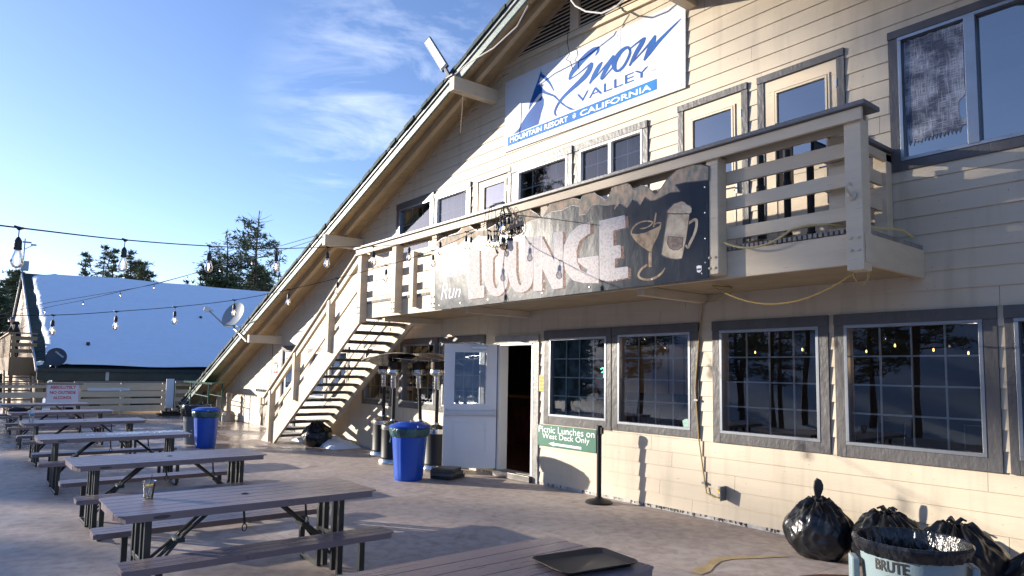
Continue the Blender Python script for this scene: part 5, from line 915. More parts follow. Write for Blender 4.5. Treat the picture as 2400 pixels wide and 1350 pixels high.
for an in (-78, 102):
    a = math.atan2(v0.y, v0.x) + R(an); p = Vector((cx + .30 * math.cos(a), cy + .30 * math.sin(a), .60)); q = p + Vector((.045 * math.cos(a), .045 * math.sin(a), 0))
    MB().beam(p, q, .14, .20).build('handle', BC, bt, bevel=.012)
bt.location = (-1.67, 4.29, 0); bt.scale = (.93, .93, .885)

# ---- bin bags
BAGM = M('bin_bag_plastic', (.009, .010, .013), .30, nscale=4, namt=.3, bump=.7, bscale=4.5, stretch=(1, 1, .4), dist=.035)
def bag(loc, rx, ry, h, seed, label, ear=True, lean=(0, 0), group='tied black bin bags'):
    t = thing('bin_bag', loc, label, 'bin bag', group); x0, y0, z0 = loc
    bm_ = bmesh.new(); bmesh.ops.create_icosphere(bm_, subdivisions=6, radius=1)
    rr = random.Random(seed); ph = rr.uniform(0, 9)
    for v in bm_.verts:
        c = v.co.normalized(); a = math.atan2(c.y, c.x); zz = c.z
        r = 1 + .12 * noise.noise(c * 1.6 + Vector((ph, 0, 0)))
        up_ = max(0, zz); fold = math.sin(a * 9 + 3 * noise.noise(c * 2 + Vector((ph, 1, 0)))) ; fold2 = math.sin(a * 21 + ph + 4 * noise.noise(c * 3))
        r += up_ ** 1.2 * (.055 * fold + .035 * fold2)
        r += .030 * abs(noise.noise(Vector((a * 2.2, zz * 3 + ph, ph)))) - .07 * abs(noise.noise(c * 3.2 + Vector((0, ph, 0)))) + .010 * noise.noise(c * 9)
        taper = 1 - .34 * max(0, zz) ** 2
        X = c.x * r * rx * taper; Y_ = c.y * r * ry * taper; Z = (c.z * r * .5 + .40) * h
        if zz > .9: Z -= (zz - .9) * h * .8
        if Z < .0: Z = 0
        k = max(0, Z / h); v.co = Vector((X + lean[0] * k, Y_ + lean[1] * k, Z))
    me = bpy.data.meshes.new('sack'); bm_.to_mesh(me); bm_.free(); me.materials.append(BAGM)
    for p in me.polygons: p.use_smooth = True
    o = bpy.data.objects.new('sack', me); C.objects.link(o); o.parent = t; OFF[o.name] = Vector(loc)
    kx, ky, kz = x0 + lean[0] * .8, y0 + lean[1] * .8, z0 + h * .80
    kb = MB()
    kb.lathe([(.05, -.03), (.035, .0), (.028, .02), (.04, .035), (.03, .05)], (kx, ky, kz), 20, wob=lambda a, i: 1 + .2 * math.sin(a * 5 + i))
    if ear:
        e = [Vector((0, 0, .0)), Vector((-.022, 0, .05)), Vector((-.030, 0, .11)), Vector((-.022, 0, .16)), Vector((.0, 0, .185)), Vector((.030, 0, .17)), Vector((.048, 0, .13)), Vector((.046, 0, .095)), Vector((.022, 0, .04))]
        dr = Vector((.62709, .77877, 0)) if ear is True else Vector(ear).normalized()
        kb.prism([Vector((kx, ky, kz + .02)) + dr * p.x * 1.1 + Vector((0, 0, p.z * 1.15)) for p in e], Vector((-dr.y, dr.x, 0)) * .022)
    else:
        for q in range(5):
            a = rr.uniform(0, 6.28); kb.tube([(kx, ky, kz + .03), (kx + .05 * math.cos(a), ky + .05 * math.sin(a), kz + .075), (kx + .08 * math.cos(a), ky + .08 * math.sin(a), kz + .06)], [.018, .014, .008], 7)
    kb.build('knot', BAGM, t, smooth=True, bevel=0)
    return t
bag((-3.25, 6.30, .001), .30, .29, .60, 11, 'upright black bin bag with its knotted ear sticking up', True)
bag((-2.66, 6.42, .001), .33, .33, .56, 23, 'slumped black bin bag between the eared bag and the large grey bin', False, (-.04, 0))
bag((-1.98, 6.05, .001), .34, .40, .62, 31, 'black bin bag leaning behind the large grey bin', False, (-.10, .08))
bag((-1.55, 6.2, .001), .28, .30, .44, 37, 'low black bin bag at the right edge beyond the large bin', False)
bag((-14.25, 6.10, .001), .36, .32, .58, 43, 'black bin bag lying at the foot of the stairs', False)
# old snow under the stairs
bm_ = bmesh.new(); bmesh.ops.create_grid(bm_, x_segments=60, y_segments=24, size=1)
for v in bm_.verts:
    e = max(0, 1 - v.co.x ** 2) * max(0, 1 - v.co.y ** 2); n_ = noise.noise(v.co * 2.5) * .5 + noise.noise(v.co * 7) * .2
    z = (e ** .5) * (.19 + .12 * n_) ; v.co = Vector((v.co.x * 1.15, v.co.y * .33, z - .004 if e < .02 else z))
me = bpy.data.meshes.new('snow_heap'); bm_.to_mesh(me); bm_.free(); me.materials.append(SNOW)
for p in me.polygons: p.use_smooth = True
o = bpy.data.objects.new('snow_heap', me); C.objects.link(o); o.location = (-14.55, 6.42, .006); tag(o, 'long low heap of old snow under the stairs', 'snow heap')

# ================================================================ patio heaters
ht = local('patio_heater', 'steel and black patio heater', 'patio heater', 'patio heaters huddled by the wall')
MB().lathe([(.235, 0), (.24, .02), (.235, .06), (.205, .10)], seg=40).build('foot_ring', STEEL, ht, smooth=True)
MB().lathe([(.20, .095), (.20, .11), (.203, .12), (.203, .13), (.197, .14), (.197, .62)], seg=40).build('cylinder_cover', BLK, ht, smooth=True)
MB().lathe([(.207, .615), (.21, .63), (.20, .69), (.12, .735), (.05, .76), (.035, .79)], seg=40).build('cover_top', STEEL, ht, smooth=True)
MB().tube([(0, 0, .76), (0, 0, 1.36)], .032, 16).build('pole', BLK, ht, smooth=True)
hd = MB().lathe([(.052, 1.34), (.058, 1.36), (.058, 1.56), (.10, 1.575), (.128, 1.59), (.132, 1.62), (.132, 1.645), (.125, 1.655), (.125, 1.67)], seg=36).build('burner', STEEL, ht, smooth=True)
mb = MB()
for k in range(22):
    a = 2 * math.pi * k / 22; mb.lathe([(.006, 0), (.006, .004)], (.131 * math.cos(a), .131 * math.sin(a), 1.603), 6, Matrix.Rotation(a, 3, 'Z') @ Matrix.Rotation(R(90), 3, 'Y'))
mb.build('vent_hole', RUB, hd)
MB().lathe([(.118, 1.67), (.118, 1.80), (.10, 1.81)], seg=36).build('emitter_screen', M('scorched_mesh', (.05, .035, .028), .5, metal=.7, nscale=30, namt=.6), ht, smooth=True)
MB().lathe([(.010, 0), (.010, .03), (.014, .035)], (.06, 0, 1.50), 10, Matrix.Rotation(R(90), 3, 'Y')).lathe([(.010, 0), (.012, .035)], (.06, .01, 1.44), 10, Matrix.Rotation(R(90), 3, 'Y')).build('control_knob', RUB, ht, smooth=True)
rf_ = MB().lathe([(.455, 1.840), (.458, 1.846), (.39, 1.875), (.25, 1.91), (.12, 1.935), (.02, 1.945), (.001, 1.94), (.02, 1.937), (.12, 1.928), (.25, 1.903), (.39, 1.868), (.45, 1.838)], seg=48)
rfo = rf_.build('reflector', STEEL, ht, smooth=True)
for v in rfo.data.vertices: pass
mb = MB()
for k in range(3):
    a = R(120 * k + 20); mb.tube([(.10 * math.cos(a), .10 * math.sin(a), 1.80), (.10 * math.cos(a), .10 * math.sin(a), 1.93)], .005, 6)
mb.build('strut', STEEL, rfo)
hs = [((-12.02, 6.48), (0, R(-2), R(150)), 1.0, 'patio heater nearest the stairs, its pole carrying a white sticker', (0, R(-4))),
      ((-10.95, 6.10), (R(-2.2), R(2.6), R(-70)), 1.0, 'leaning patio heater in front, left of the blue bin', (R(14), R(-10))),
      ((-10.60, 6.50), (R(2), R(-2.4), R(30)), 1.0, 'patio heater leaning left behind the blue bin lid', (R(-3), R(6))),
      ((-9.80, 6.28), (0, 0, R(80)), 1.0, 'patio heater closest to the open white door', (R(4), R(10)))]
for i, (p, rt_, s_, l, tilt) in enumerate(hs):
    o = ht if i == 0 else dup(ht); o.location = (p[0], p[1], .002); o.rotation_euler = rt_; o['label'] = l
    for c in o.children:
        if c.name.startswith('reflector'):
            c.location = (0, 0, 0); m_ = Matrix.Translation((0, 0, 1.85)) @ Matrix.Rotation(tilt[0], 4, 'X') @ Matrix.Rotation(tilt[1], 4, 'Y') @ Matrix.Translation((0, 0, -1.85)); c.matrix_basis = m_
st1 = MB().box(-12.02 + .030, -12.02 + .0335, 6.465, 6.495, 1.10, 1.30); 

# ================================================================ string lights
WIRE = M('rubber_wire', (.010, .012, .018), .5)
BULB = glass_mat('bulb_glass', tint=(.97, .92, .84), gain=1.8, film=.14)
FIL = M('filament', (1, .6, .3), .5, emit=(1, .62, .30), es=14)  # glow added for the sun's warm glint in the bulb glass
def bulb_proto():
    b = MB().lathe([(.013, -.118), (.016, -.125), (.020, -.140), (.028, -.160), (.032, -.180), (.029, -.200), (.018, -.216), (.004, -.222), (.0005, -.2225)], seg=20)
    s_ = MB().tube([(0, 0, .0), (0, 0, -.055)], .0028, 6).lathe([(.005, -.050), (.011, -.058), (.018, -.072), (.0185, -.108), (.020, -.109), (.020, -.118), (.014, -.124)], seg=18)
    s_.add(*_t()); f = MB().tube([(-.006, 0, -.15), (-.007, 0, -.175), (0, 0, -.19), (.007, 0, -.175), (.006, 0, -.15)], .0016, 5)
    return b, s_, f
def _t():
    m = MB().tube([(-.030, 0, .004), (-.012, 0, .0), (0, 0, -.004), (.012, 0, 0), (.030, 0, .004)], [.005, .008, .012, .008, .005], 8); return m.v, m.f
def strand(name, pts, label, group, bulbs, sc=1., wire=.0045, dirs=None):
    t = thing(name, pts[0], label, 'string lights', group)
    P = [Vector(p) for p in pts]; sm = []
    for i in range(len(P) - 1):
        p0, p1, p2, p3 = P[max(i - 1, 0)], P[i], P[i + 1], P[min(i + 2, len(P) - 1)]
        for k in range(6):
            u = k / 6; sm.append(.5 * ((2 * p1) + (-p0 + p2) * u + (2 * p0 - 5 * p1 + 4 * p2 - p3) * u * u + (-p0 + 3 * p1 - 3 * p2 + p3) * u ** 3))
    sm.append(P[-1]); MB().tube(sm, wire, 6).build('wire', WIRE, t, smooth=True)
    proto = None; rr = random.Random(len(pts))
    for i in bulbs:
        p = P[i]; d = (P[min(i + 1, len(P) - 1)] - P[max(i - 1, 0)]); az = math.atan2(d.y, d.x)
        if proto is None:
            b, s_, f = bulb_proto(); OFF[t.name] = Vector(); bo = b.build('bulb', BULB, t, smooth=True); so_ = s_.build('socket', RUB, bo, smooth=True); fo = f.build('filament', FIL, bo, smooth=True); proto = bo; OFF[t.name] = Vector(pts[0])
        else:
            bo = dup(proto, parent=t)
        bo.location = p - Vector(pts[0]); bo.rotation_euler = (rr.uniform(-.05, .05), rr.uniform(-.05, .05), az); bo.scale = (sc, sc, sc)
    return t
HUB = (-6.86, 5.36, 3.70)
S1 = [(-4.20, -.45, 2.34), (-4.54, 0.2, 2.39), (-5.32, 0.83, 2.52), (-5.92, 1.54, 2.65), (-6.37, 2.25, 2.78), (-6.69, 2.9, 2.92), (-6.92, 3.54, 3.04), (-7.08, 4.09, 3.175), (-7.12, 4.55, 3.31), (-7.12, 4.95, 3.44), HUB]
strand('string_lights', S1, 'nearest strand of bulbs, highest across the sky, running to the balcony', 'bulb strands hung to the balcony', range(1, 10))
S2 = [(-8.45, -.4, 2.08), (-8.9, 0.75, 2.19), (-9.17, 1.39, 2.29), (-9.3, 2.05, 2.4), (-9.26, 2.75, 2.54), (-9.07, 3.4, 2.72), (-8.75, 3.95, 2.90), (-8.30, 4.45, 3.08), (-7.78, 4.86, 3.27), (-7.30, 5.15, 3.48), HUB]
strand('string_lights', S2, 'lower strand of bulbs crossing in front of the snowy roof and dish', 'bulb strands hung to the balcony', range(1, 10))
S3 = [(-21.97, 0.37, 2.74), (-21.45, 0.87, 2.85), (-20.89, 1.57, 3.09), (-20.1, 2.3, 3.29), (-19.28, 2.98, 3.5), (-18.55, 3.58, 3.68), (-17.79, 4.16, 3.88), (-17.01, 4.67, 4.06), (-16.21, 5.16, 4.2), (-15.35, 5.45, 4.3), (-13.92, 5.93, 4.50)]
o = strand('string_lights', S3, 'distant doubled strand of small bulbs rising to the middle roof beam', None, range(0, 9), sc=.62, wire=.006)
MB().tube([Vector(p) + Vector((0, 0, .05 + .07 * math.sin(i * .9))) for i, p in enumerate(S3)], .006, 6).build('wire', WIRE, o, smooth=True)
# bundle of spare cord and bulbs at the hub
t = thing('light_bundle', HUB, 'tangled bundle of spare cord and bulbs tied at the balcony rail', 'cord bundle')
rr = random.Random(6); mb = MB()
hb = Vector(HUB)
for k in range(7):
    c0 = hb + Vector((rr.uniform(-.10, .10), rr.uniform(-.03, .02), -.10 + rr.uniform(-.10, .04))); rx = rr.uniform(.06, .13); rz_ = rr.uniform(.10, .20); tl = rr.uniform(-.4, .4)
    mb.tube([c0 + Vector((rx * math.cos(u) + tl * rz_ * math.sin(u), .02 * math.sin(2 * u), rz_ * math.sin(u))) for u in [2 * math.pi * q / 18 for q in range(19)]], .0042, 6)
for dx in (-.42, -.34):
    mb.tube([(hb.x + dx + .04, 5.44, 3.86), (hb.x + dx, 5.37, 3.85), (hb.x + dx - .03, 5.36, 3.6), (hb.x + dx - .02, 5.36, 3.38), (hb.x + dx + .08, 5.35, 3.33), (hb.x + dx + .25, 5.35, 3.42), hb + Vector((-.05, 0, -.12))], .005, 6)
mb.tube([(hb.x - .40, 5.42, 3.868), (hb.x - .25, 5.43, 3.885), (hb.x - .12, 5.44, 3.88), (hb.x - .08, 5.40, 3.85), (hb.x - .05, 5.38, 3.75), hb], .012, 6)
for k, (dx, dz) in enumerate(((-.13, -.16), (.03, -.17), (.11, -.14), (-.10, -.20))):
    mb.lathe([(.010, 0), (.022, -.015), (.023, -.065), (.014, -.08)], hb + Vector((dx, -.02, dz + .06)), 10)
mb.build('cord', WIRE, t, smooth=True)
prot = [o for o in bpy.data.objects if o.name == 'bulb'][0]
for k, (dx, dz, ry) in enumerate(((-.04, -.04, .12), (.02, -.02, -.08), (.07, -.04, .3), (-.30, -.18, .05), (-.26, -.20, -.1), (-.13, -.22, .02), (-.10, -.22, -.06), (-.17, -.21, .1))):
    c = dup(prot, parent=t); c.location = (dx, -.03, dz); c.rotation_euler = (ry, ry * .6, .5 * k)
# straight guy wires from the hub to the sign face
gw = MB().tube([hb, (-5.6, 5.36, 3.33), (-3.95, 5.42, 2.78)], .0035, 6).tube([hb, (-5.5, 5.2, 3.0), (-4.4, 4.9, 2.3)], .0001, 3)
tag(MB().tube([hb, (-6.1, 5.40, 3.52), (-5.25, 5.43, 3.30)], .0035, 6).build('guy_wire', WIRE, None), 'thin black wire stretched from the bundle across the mural sign', 'wire')

# cords and lamp under the gable
wc = M('white_cord', (.62, .60, .56), .5)
rope = MB().tube([(-7.20, 5.98, 6.88), (-7.43, 5.97, 6.66), (-7.99, 5.97, 6.54), (-8.66, 5.96, 6.53), (-9.05, 5.96, 6.46)], .010, 6)
tag(rope.build('roof_rope', wc, None, smooth=True), 'pale rope slung under the roof edge above the sign', 'rope')
rope = MB().tube([(-6.80, 6.42, 6.98), (-6.66, 6.40, 6.80), (-6.45, 6.40, 6.63), (-6.15, 6.40, 6.48), (-5.90, 6.40, 6.46), (-5.70, 6.40, 6.52), (-5.60, 6.40, 6.62)], .012, 6)
tag(rope.build('hanging_cable', wc, None, smooth=True), 'white cable hanging in a loop in front of the gable louvres', 'cable')
rope = MB().tube([(-9.12, 6.2, 6.26), (-9.13, 6.2, 5.95), (-9.17, 6.2, 5.60)], .008, 6); tag(rope.build('pull_cord', M('tan_rope', (.45, .33, .2), .6), None), 'short tan cord hanging from the roof beam left of the sign', 'cord')
tag(MB().tube([(-7.9, 6.78, 7.1), (-7.5, 6.72, 6.98), (-7.14, 6.72, 6.80), (-7.16, 6.72, 6.55), (-7.11, 6.72, 6.36), (-7.18, 6.72, 6.30), (-7.09, 6.72, 6.24), (-7.06, 6.74, 6.12)], .006, 6).build('loose_wire', WIRE, None, smooth=True), 'loose black wires dangling over the top of the white sign', 'wire')
tag(MB().tube([(-18.9, 6.70, 2.33), (-19.0, 6.74, 1.8), (-19.1, 6.76, 1.3), (-19.35, 6.78, 1.0)], .008, 6).build('drop_cord', WIRE, None, smooth=True), 'thin dark cord down the far wall to the grey boxes', 'cord')
eb = thing('junction_boxes', (-19.6, WY, .6), 'pair of weathered electrical boxes with trailing wires by the stair foot', 'electrical box')
MB().box(-20.0, -19.75, WY - .10, WY - .012, .62, .82).build('box', M('aged_box', (.42, .36, .28), .6, nscale=9, namt=.4), eb, bevel=.006)
MB().box(-19.70, -19.50, WY - .09, WY - .012, .64, .80).build('box', MATS['aged_box'], eb, bevel=.006)
mb = MB()
for k in range(5): mb.tube([(-19.9 + .08 * k, WY - .06, .63), (-19.88 + .07 * k, WY - .08, .4 + .04 * k), (-19.8 + .03 * k, WY - .05, .25), (-19.85 + .05 * k, WY - .05, .03)], .008, 5)
mb.build('wiring', M('dull_wire', (.25, .2, .15), .6), eb)
rk = MB().box(-20.45, -19.0, WY - .03, WY - .012, .98, 1.0)
for k in range(10): rk.box(-20.4 + .14 * k, -20.34 + .14 * k, WY - .045, WY - .012, .985, 1.05)
tag(rk.build('hook_rail', BLK, None), 'dark toothed hook rail on the far wall above the boxes', 'hook rail')
fl_ = thing('flood_light', (-9.15, 5.95, 6.44), 'slim white floodlight standing tilted on the end of the upper roof beam', 'floodlight')
p0 = Vector((-9.25, 5.93, 6.64)); p1 = Vector((-9.80, 5.90, 7.34))
lm = MB(); lm.beam(p0, p1, .15, .045, (.3, -1, .1)); lm.build('housing', M('lamp_grey', (.10, .11, .12), .4), fl_, bevel=.006)
dd = (p1 - p0).normalized(); sd_ = dd.cross(Vector((.3, -1, .1))).normalized(); u_ = sd_.cross(dd).normalized()
lm = MB(); lm.beam(p0 + u_ * .026 + dd * .05, p1 + u_ * .026 - dd * .03, .12, .008, (.3, -1, .1)); lm.build('diffuser', M('lamp_white', (.82, .82, .80), .3), fl_)
lm = MB()
for k in range(16): c0 = p0 + dd * (.06 + .048 * k) - u_ * .022; lm.beam(c0 - sd_ * .07, c0 + sd_ * .07, .012, .03, tuple(u_))
lm.build('cooling_fin', MATS['lamp_grey'], fl_)
lm = MB().beam((-9.12, 5.95, 6.44), p0, .05, .05).box(-9.2, -9.0, 5.9, 6.0, 6.442, 6.47); lm.build('bracket', MATS['lamp_grey'], fl_, bevel=.004)

# ================================================================ deck
def deck_material():
    m = bpy.data.materials.new('deck_coating'); m.use_nodes = True; nt = m.node_tree; b = nt.nodes['Principled BSDF']
    t = N(nt, 'ShaderNodeTexCoord')
    def noise_(sc, det, st=(1, 1, 1), dist=0.):
        mp = N(nt, 'ShaderNodeMapping'); mp.inputs['Scale'].default_value = st; n = N(nt, 'ShaderNodeTexNoise'); n.inputs['Scale'].default_value = sc; n.inputs['Detail'].default_value = det; n.inputs['Distortion'].default_value = dist; n.inputs['Roughness'].default_value = .62
        nt.links.new(t.outputs['Object'], mp.inputs[0]); nt.links.new(mp.outputs[0], n.inputs['Vector']); return n.outputs['Fac']
    def ramp(s, stops):
        r = N(nt, 'ShaderNodeValToRGB'); e = r.color_ramp.elements
        while len(e) < len(stops): e.new(.5)
        for el, (p, c) in zip(e, stops): el.position = p; el.color = (*c, 1)
        nt.links.new(s, r.inputs[0]); return r.outputs[0]
    def mix(a, c, fac, mode='MIX'):
        x = N(nt, 'ShaderNodeMix', data_type='RGBA', blend_type=mode)
        for s, i in ((a, 6), (c, 7), (fac, 0)):
            if isinstance(s, (tuple, float)): x.inputs[i].default_value = s if isinstance(s, float) else (*s, 1)
            else: nt.links.new(s, x.inputs[i])
        return x.outputs[2]
    base = ramp(noise_(.55, 5), [(.32, (.41, .335, .29)), (.68, (.525, .44, .385))])
    fine = ramp(noise_(9, 8), [(.33, (.70, .69, .68)), (.60, (1, 1, 1))])
    c = mix(base, fine, 1.0, 'MULTIPLY')
    scuff = ramp(noise_(2.6, 10, (1, 1, 1), 1.2), [(.55, (0, 0, 0)), (.66, (1, 1, 1))])
    c = mix(c, (.49, .43, .39), scuff)
    grime = ramp(noise_(1.7, 9, (1, 1, 1), .8), [(.60, (0, 0, 0)), (.74, (.65, .65, .65))])
    c = mix(c, (.19, .125, .095), grime)
    bk = N(nt, 'ShaderNodeTexBrick'); bk.inputs['Scale'].default_value = 1; bk.inputs['Brick Width'].default_value = 2.44; bk.inputs['Row Height'].default_value = 1.22; bk.inputs['Mortar Size'].default_value = .007; bk.inputs['Mortar Smooth'].default_value = .6
    bk.inputs['Color1'].default_value = (1, 1, 1, 1); bk.inputs['Color2'].default_value = (.93, .925, .92, 1); bk.inputs['Mortar'].default_value = (.66, .63, .60, 1)
    nt.links.new(t.outputs['Object'], bk.inputs['Vector']); c = mix(c, bk.outputs['Color'], 1.0, 'MULTIPLY')
    speck = ramp(noise_(46, 2), [(.74, (0, 0, 0)), (.77, (1, 1, 1))])
    c = mix(c, (.60, .56, .52), speck)
    # wet patches, mostly toward the far end of the deck
    sep = N(nt, 'ShaderNodeSeparateXYZ'); nt.links.new(t.outputs['Object'], sep.inputs[0])
    mr = N(nt, 'ShaderNodeMapRange'); mr.inputs[1].default_value = 4.; mr.inputs[2].default_value = -8.; mr.inputs[3].default_value = -.32; mr.inputs[4].default_value = .10
    nt.links.new(sep.outputs[0], mr.inputs[0])
    ad = N(nt, 'ShaderNodeMath', operation='ADD'); nt.links.new(mr.outputs[0], ad.inputs[0]); nt.links.new(noise_(.8, 5, (1, 1, 1), .7), ad.inputs[1])
    wet = ramp(ad.outputs[0], [(.50, (0, 0, 0)), (.60, (1, 1, 1))])
    c = mix(c, (.60, .56, .55), wet, 'MULTIPLY'); nt.links.new(c, b.inputs['Base Color'])
    rr_ = N(nt, 'ShaderNodeMapRange'); rr_.inputs[3].default_value = .62; rr_.inputs[4].default_value = .22; nt.links.new(wet, rr_.inputs[0]); nt.links.new(rr_.outputs[0], b.inputs['Roughness'])
    b.inputs['Specular IOR Level'].default_value = .4
    bp = N(nt, 'ShaderNodeBump'); bp.inputs['Strength'].default_value = .35; bp.inputs['Distance'].default_value = .006
    nt.links.new(noise_(22, 6), bp.inputs['Height']); nt.links.new(bp.outputs[0], b.inputs['Normal'])
    return m
dk = MB().box(-27.2, 9, -7, WY + .2, -.25, 0).build('deck_floor', deck_material(), None)
dk.location.z = -.25; tag(dk, kind='structure')
MB().box(-27.15, -27.05, -4, 6.0, .002, .07).build('kerb', CREAM, dk)
pm = M('bare_patch', (.50, .36, .17), .6, nscale=9, namt=.3)
rr = random.Random(12)
pts = []
cl_ = [(-3.60, 4.90, .05), (-3.62, 5.05, .06), (-3.66, 5.2, .035), (-3.74, 5.38, .05), (-3.72, 5.55, .06), (-3.62, 5.72, .05), (-3.50, 5.92, .03), (-3.42, 6.05, .01)]
A_ = [(x - w_ * rr.uniform(.8, 1.3), y) for x, y, w_ in cl_]; B_ = [(x + w_ * rr.uniform(.8, 1.3), y) for x, y, w_ in cl_]
MB().sheet([(x, y, .004) for x, y in A_ + B_[::-1]]).build('bare_patch', pm, dk)
cl_ = [(-3.02, 5.55, .02), (-2.92, 5.75, .035), (-2.80, 5.9, .025), (-2.68, 5.98, .03), (-2.55, 6.0, .02)]
MB().sheet([(x - w_, y, .004) for x, y, w_ in cl_] + [(x + w_, y - w_, .004) for x, y, w_ in cl_[::-1]]).build('brown_stain', M('brown_stain', (.10, .04, .025), .5), dk)
mb = MB()
for i in range(70): blob(mb, rr.uniform(-7, -2), rr.uniform(2.5, 6.3), .002, rr.uniform(.003, .010), rr.uniform(.002, .006))
tag(mb.build('grit', M('pale_grit', (.6, .58, .55), .7), None), 'scattered pale grit on the deck', kind='stuff')

# ================================================================ railings at the far end of the deck
def railing(name, x, y0, y1, zs, cap, label, posts, depth=.1):
    t = thing(name, (x, (y0 + y1) / 2, 0), label, 'railing')
    for z0, z1 in zs: MB().box(x - .02, x + .02, y0, y1, z0, z1).build('rail_board', CREAM, t)
    MB().box(x - .09, x + .09, y0 - .03, y1 + .03, cap - .04, cap).build('cap_rail', GREYH, t)
    for y in posts: MB().box(x - .12, x - .022, y - .05, y + .05, 0, cap - .042).build('post', CREAM, t)
    return t
railing('far_railing', -26.8, 3.0, 5.76, ((.82, 1.04), (.60, .79), (.36, .54), (.10, .30)), 1.12, 'board railing across the far end of the deck with grey cap', (3.1, 4.4, 5.7))
railing('near_railing', -24.0, -4.5, 2.86, ((.98, 1.07), (.70, .86), (.42, .54), (.14, .26)), 1.12, 'board railing holding the red-lettered alcohol sign', (-3, -1.2, .6, 2.8))
bn = tag(MB().box(-26.76, -26.73, 3.35, 4.62, .81, .91).build('white_banner', M('banner_white', (.66, .68, .70), .5, nscale=5, namt=.1), None), 'narrow white board strip laid along the far railing', 'board')
# alcohol sign
asg = tag(MB().box(-23.955, -23.94, 1.98, 2.80, .42, 1.10).build('alcohol_sign', M('sign_white', (.74, .74, .78), .45, nscale=3, namt=.06), None), 'white sign with red letters reading ABSOLUTELY NO OUTSIDE ALCOHOL', 'sign')
redl = M('sign_red', (.62, .004, .012), .5)
for i, s_ in enumerate(('ABSOLUTELY', 'NO OUTSIDE', 'ALCOHOL')):
    z = 1.045 - i * .150; dy = .0 if i < 2 else .09
    text(s_, [(-23.938, 2.07 + dy, z), (-23.938, 2.71 - dy, z), (-23.938, 2.71 - dy, z - .088), (-23.938, 2.07 + dy, z - .088)], 'lettering', redl, asg, bold=.03)
m = MB()
for y0, y1, z0, z1 in ((1.99, 2.79, 1.085, 1.092), (1.99, 2.79, .43, .437), (1.99, 1.997, .437, 1.085), (2.783, 2.79, .437, 1.085)): m.box(-23.9385, -23.9375, y0, y1, z0, z1)
m.build('border', redl, asg)

# short return of railing with weathered boards beside the panel
t = thing('end_railing', (-26.2, 6.2, 0), 'short pale railing section beside the standing panel', 'railing')
MB().box(-26.35, -26.15, 5.92, 6.55, 1.10, 1.16).build('cap_rail', GREYH, t)
MB().box(-26.28, -26.18, 6.42, 6.52, 0, 1.1).build('post', CREAM, t, bevel=.005); MB().box(-26.28, -26.18, 5.86, 5.94, 0, 1.1).build('post', CREAM, t, bevel=.005)
for z in (.18, .45, .72, .98): MB().box(-26.34, -26.30, 5.85, 6.5, z, z + .13).build('rail_board', CREAM, t)
# standing board sign
t = thing('standing_panel', (-25.7, 5.68, 0), 'tall white board on a black weighted foot at the far end', 'sign board')
MB().box(-25.75, -25.70, 5.53, 5.78, .24, 1.24).build('panel', M('panel_white', (.72, .74, .78), .35), t, bevel=.01)
MB().box(-25.76, -25.69, 5.781, 5.80, .24, 1.24).build('frame', BLK, t)
MB().prism([(-25.95, 5.32, .02), (-25.45, 5.32, .02), (-25.45, 6.1, .02), (-25.95, 6.1, .02)], (0, 0, .05)).prism([(-25.85, 5.45, .07), (-25.55, 5.45, .07), (-25.55, 5.95, .07), (-25.85, 5.95, .07)], (0, 0, .06)).box(-25.74, -25.71, 5.56, 5.60, .12, .24).box(-25.74, -25.71, 5.70, 5.74, .12, .24).build('foot', RUB, t, bevel=.015)
# green frame trolley
GRN = M('green_enamel', (.015, .11, .07), .35)
t = thing('green_frame_trolley', (-23, 6.1, 0), 'green metal frame with a slatted top near the roof foot', 'trolley')
mb = MB()
for x in (-24.2, -22.15):
    for y in (5.95, 6.35): mb.tube([(x, y, 0), (x, y, 1.17)], .022, 8)
for z in (.36, .80):
    for y in (5.95, 6.35): mb.tube([(-24.2, y, z), (-22.15, y, z - .04)], .014, 6)
mb.build('frame', GRN, t, smooth=True)
mb = MB().box(-24.95, -21.6, 5.92, 6.38, 1.17, 1.19)
for k in range(26): mb.box(-24.95 + .13 * k, -24.90 + .13 * k, 5.90, 5.915, 1.14, 1.195)
mb.build('slatted_top', GRN, t)
# cigarette receptacles
t = local('ash_receptacle', 'beige bottle-shaped ash receptacle', 'ash receptacle', 'ash receptacles by the far wall')
SND = M('beige_plastic', (.42, .35, .27), .55, nscale=5, namt=.15)
MB().lathe([(.20, 0), (.205, .02), (.205, .20), (.17, .29), (.09, .33), (.075, .36), (.070, .74), (.085, .76), (.085, .86), (.05, .88)], seg=10).build('body', SND, t, smooth=False)
MB().lathe([(.02, 0), (.02, .004)], (.082, -.01, .80), 10, Matrix.Rotation(R(90), 3, 'Y')).build('opening', RUB, t)
t.location = (-22.1, 6.55, 0); t['label'] = 'front one of the two beige ash receptacles under the roof end'
o = dup(t, (-23.4, 6.62, 0), label='rear one of the two beige ash receptacles under the roof end')
tag(MB().prism([(-20.8, 5.2, .004), (-20.2, 5.15, .004), (-20.0, 5.6, .004), (-20.6, 5.7, .004)], (0, 0, .02)).build('green_mat', GRN, None), 'small green mat lying on the deck beyond the blue bin', 'mat')

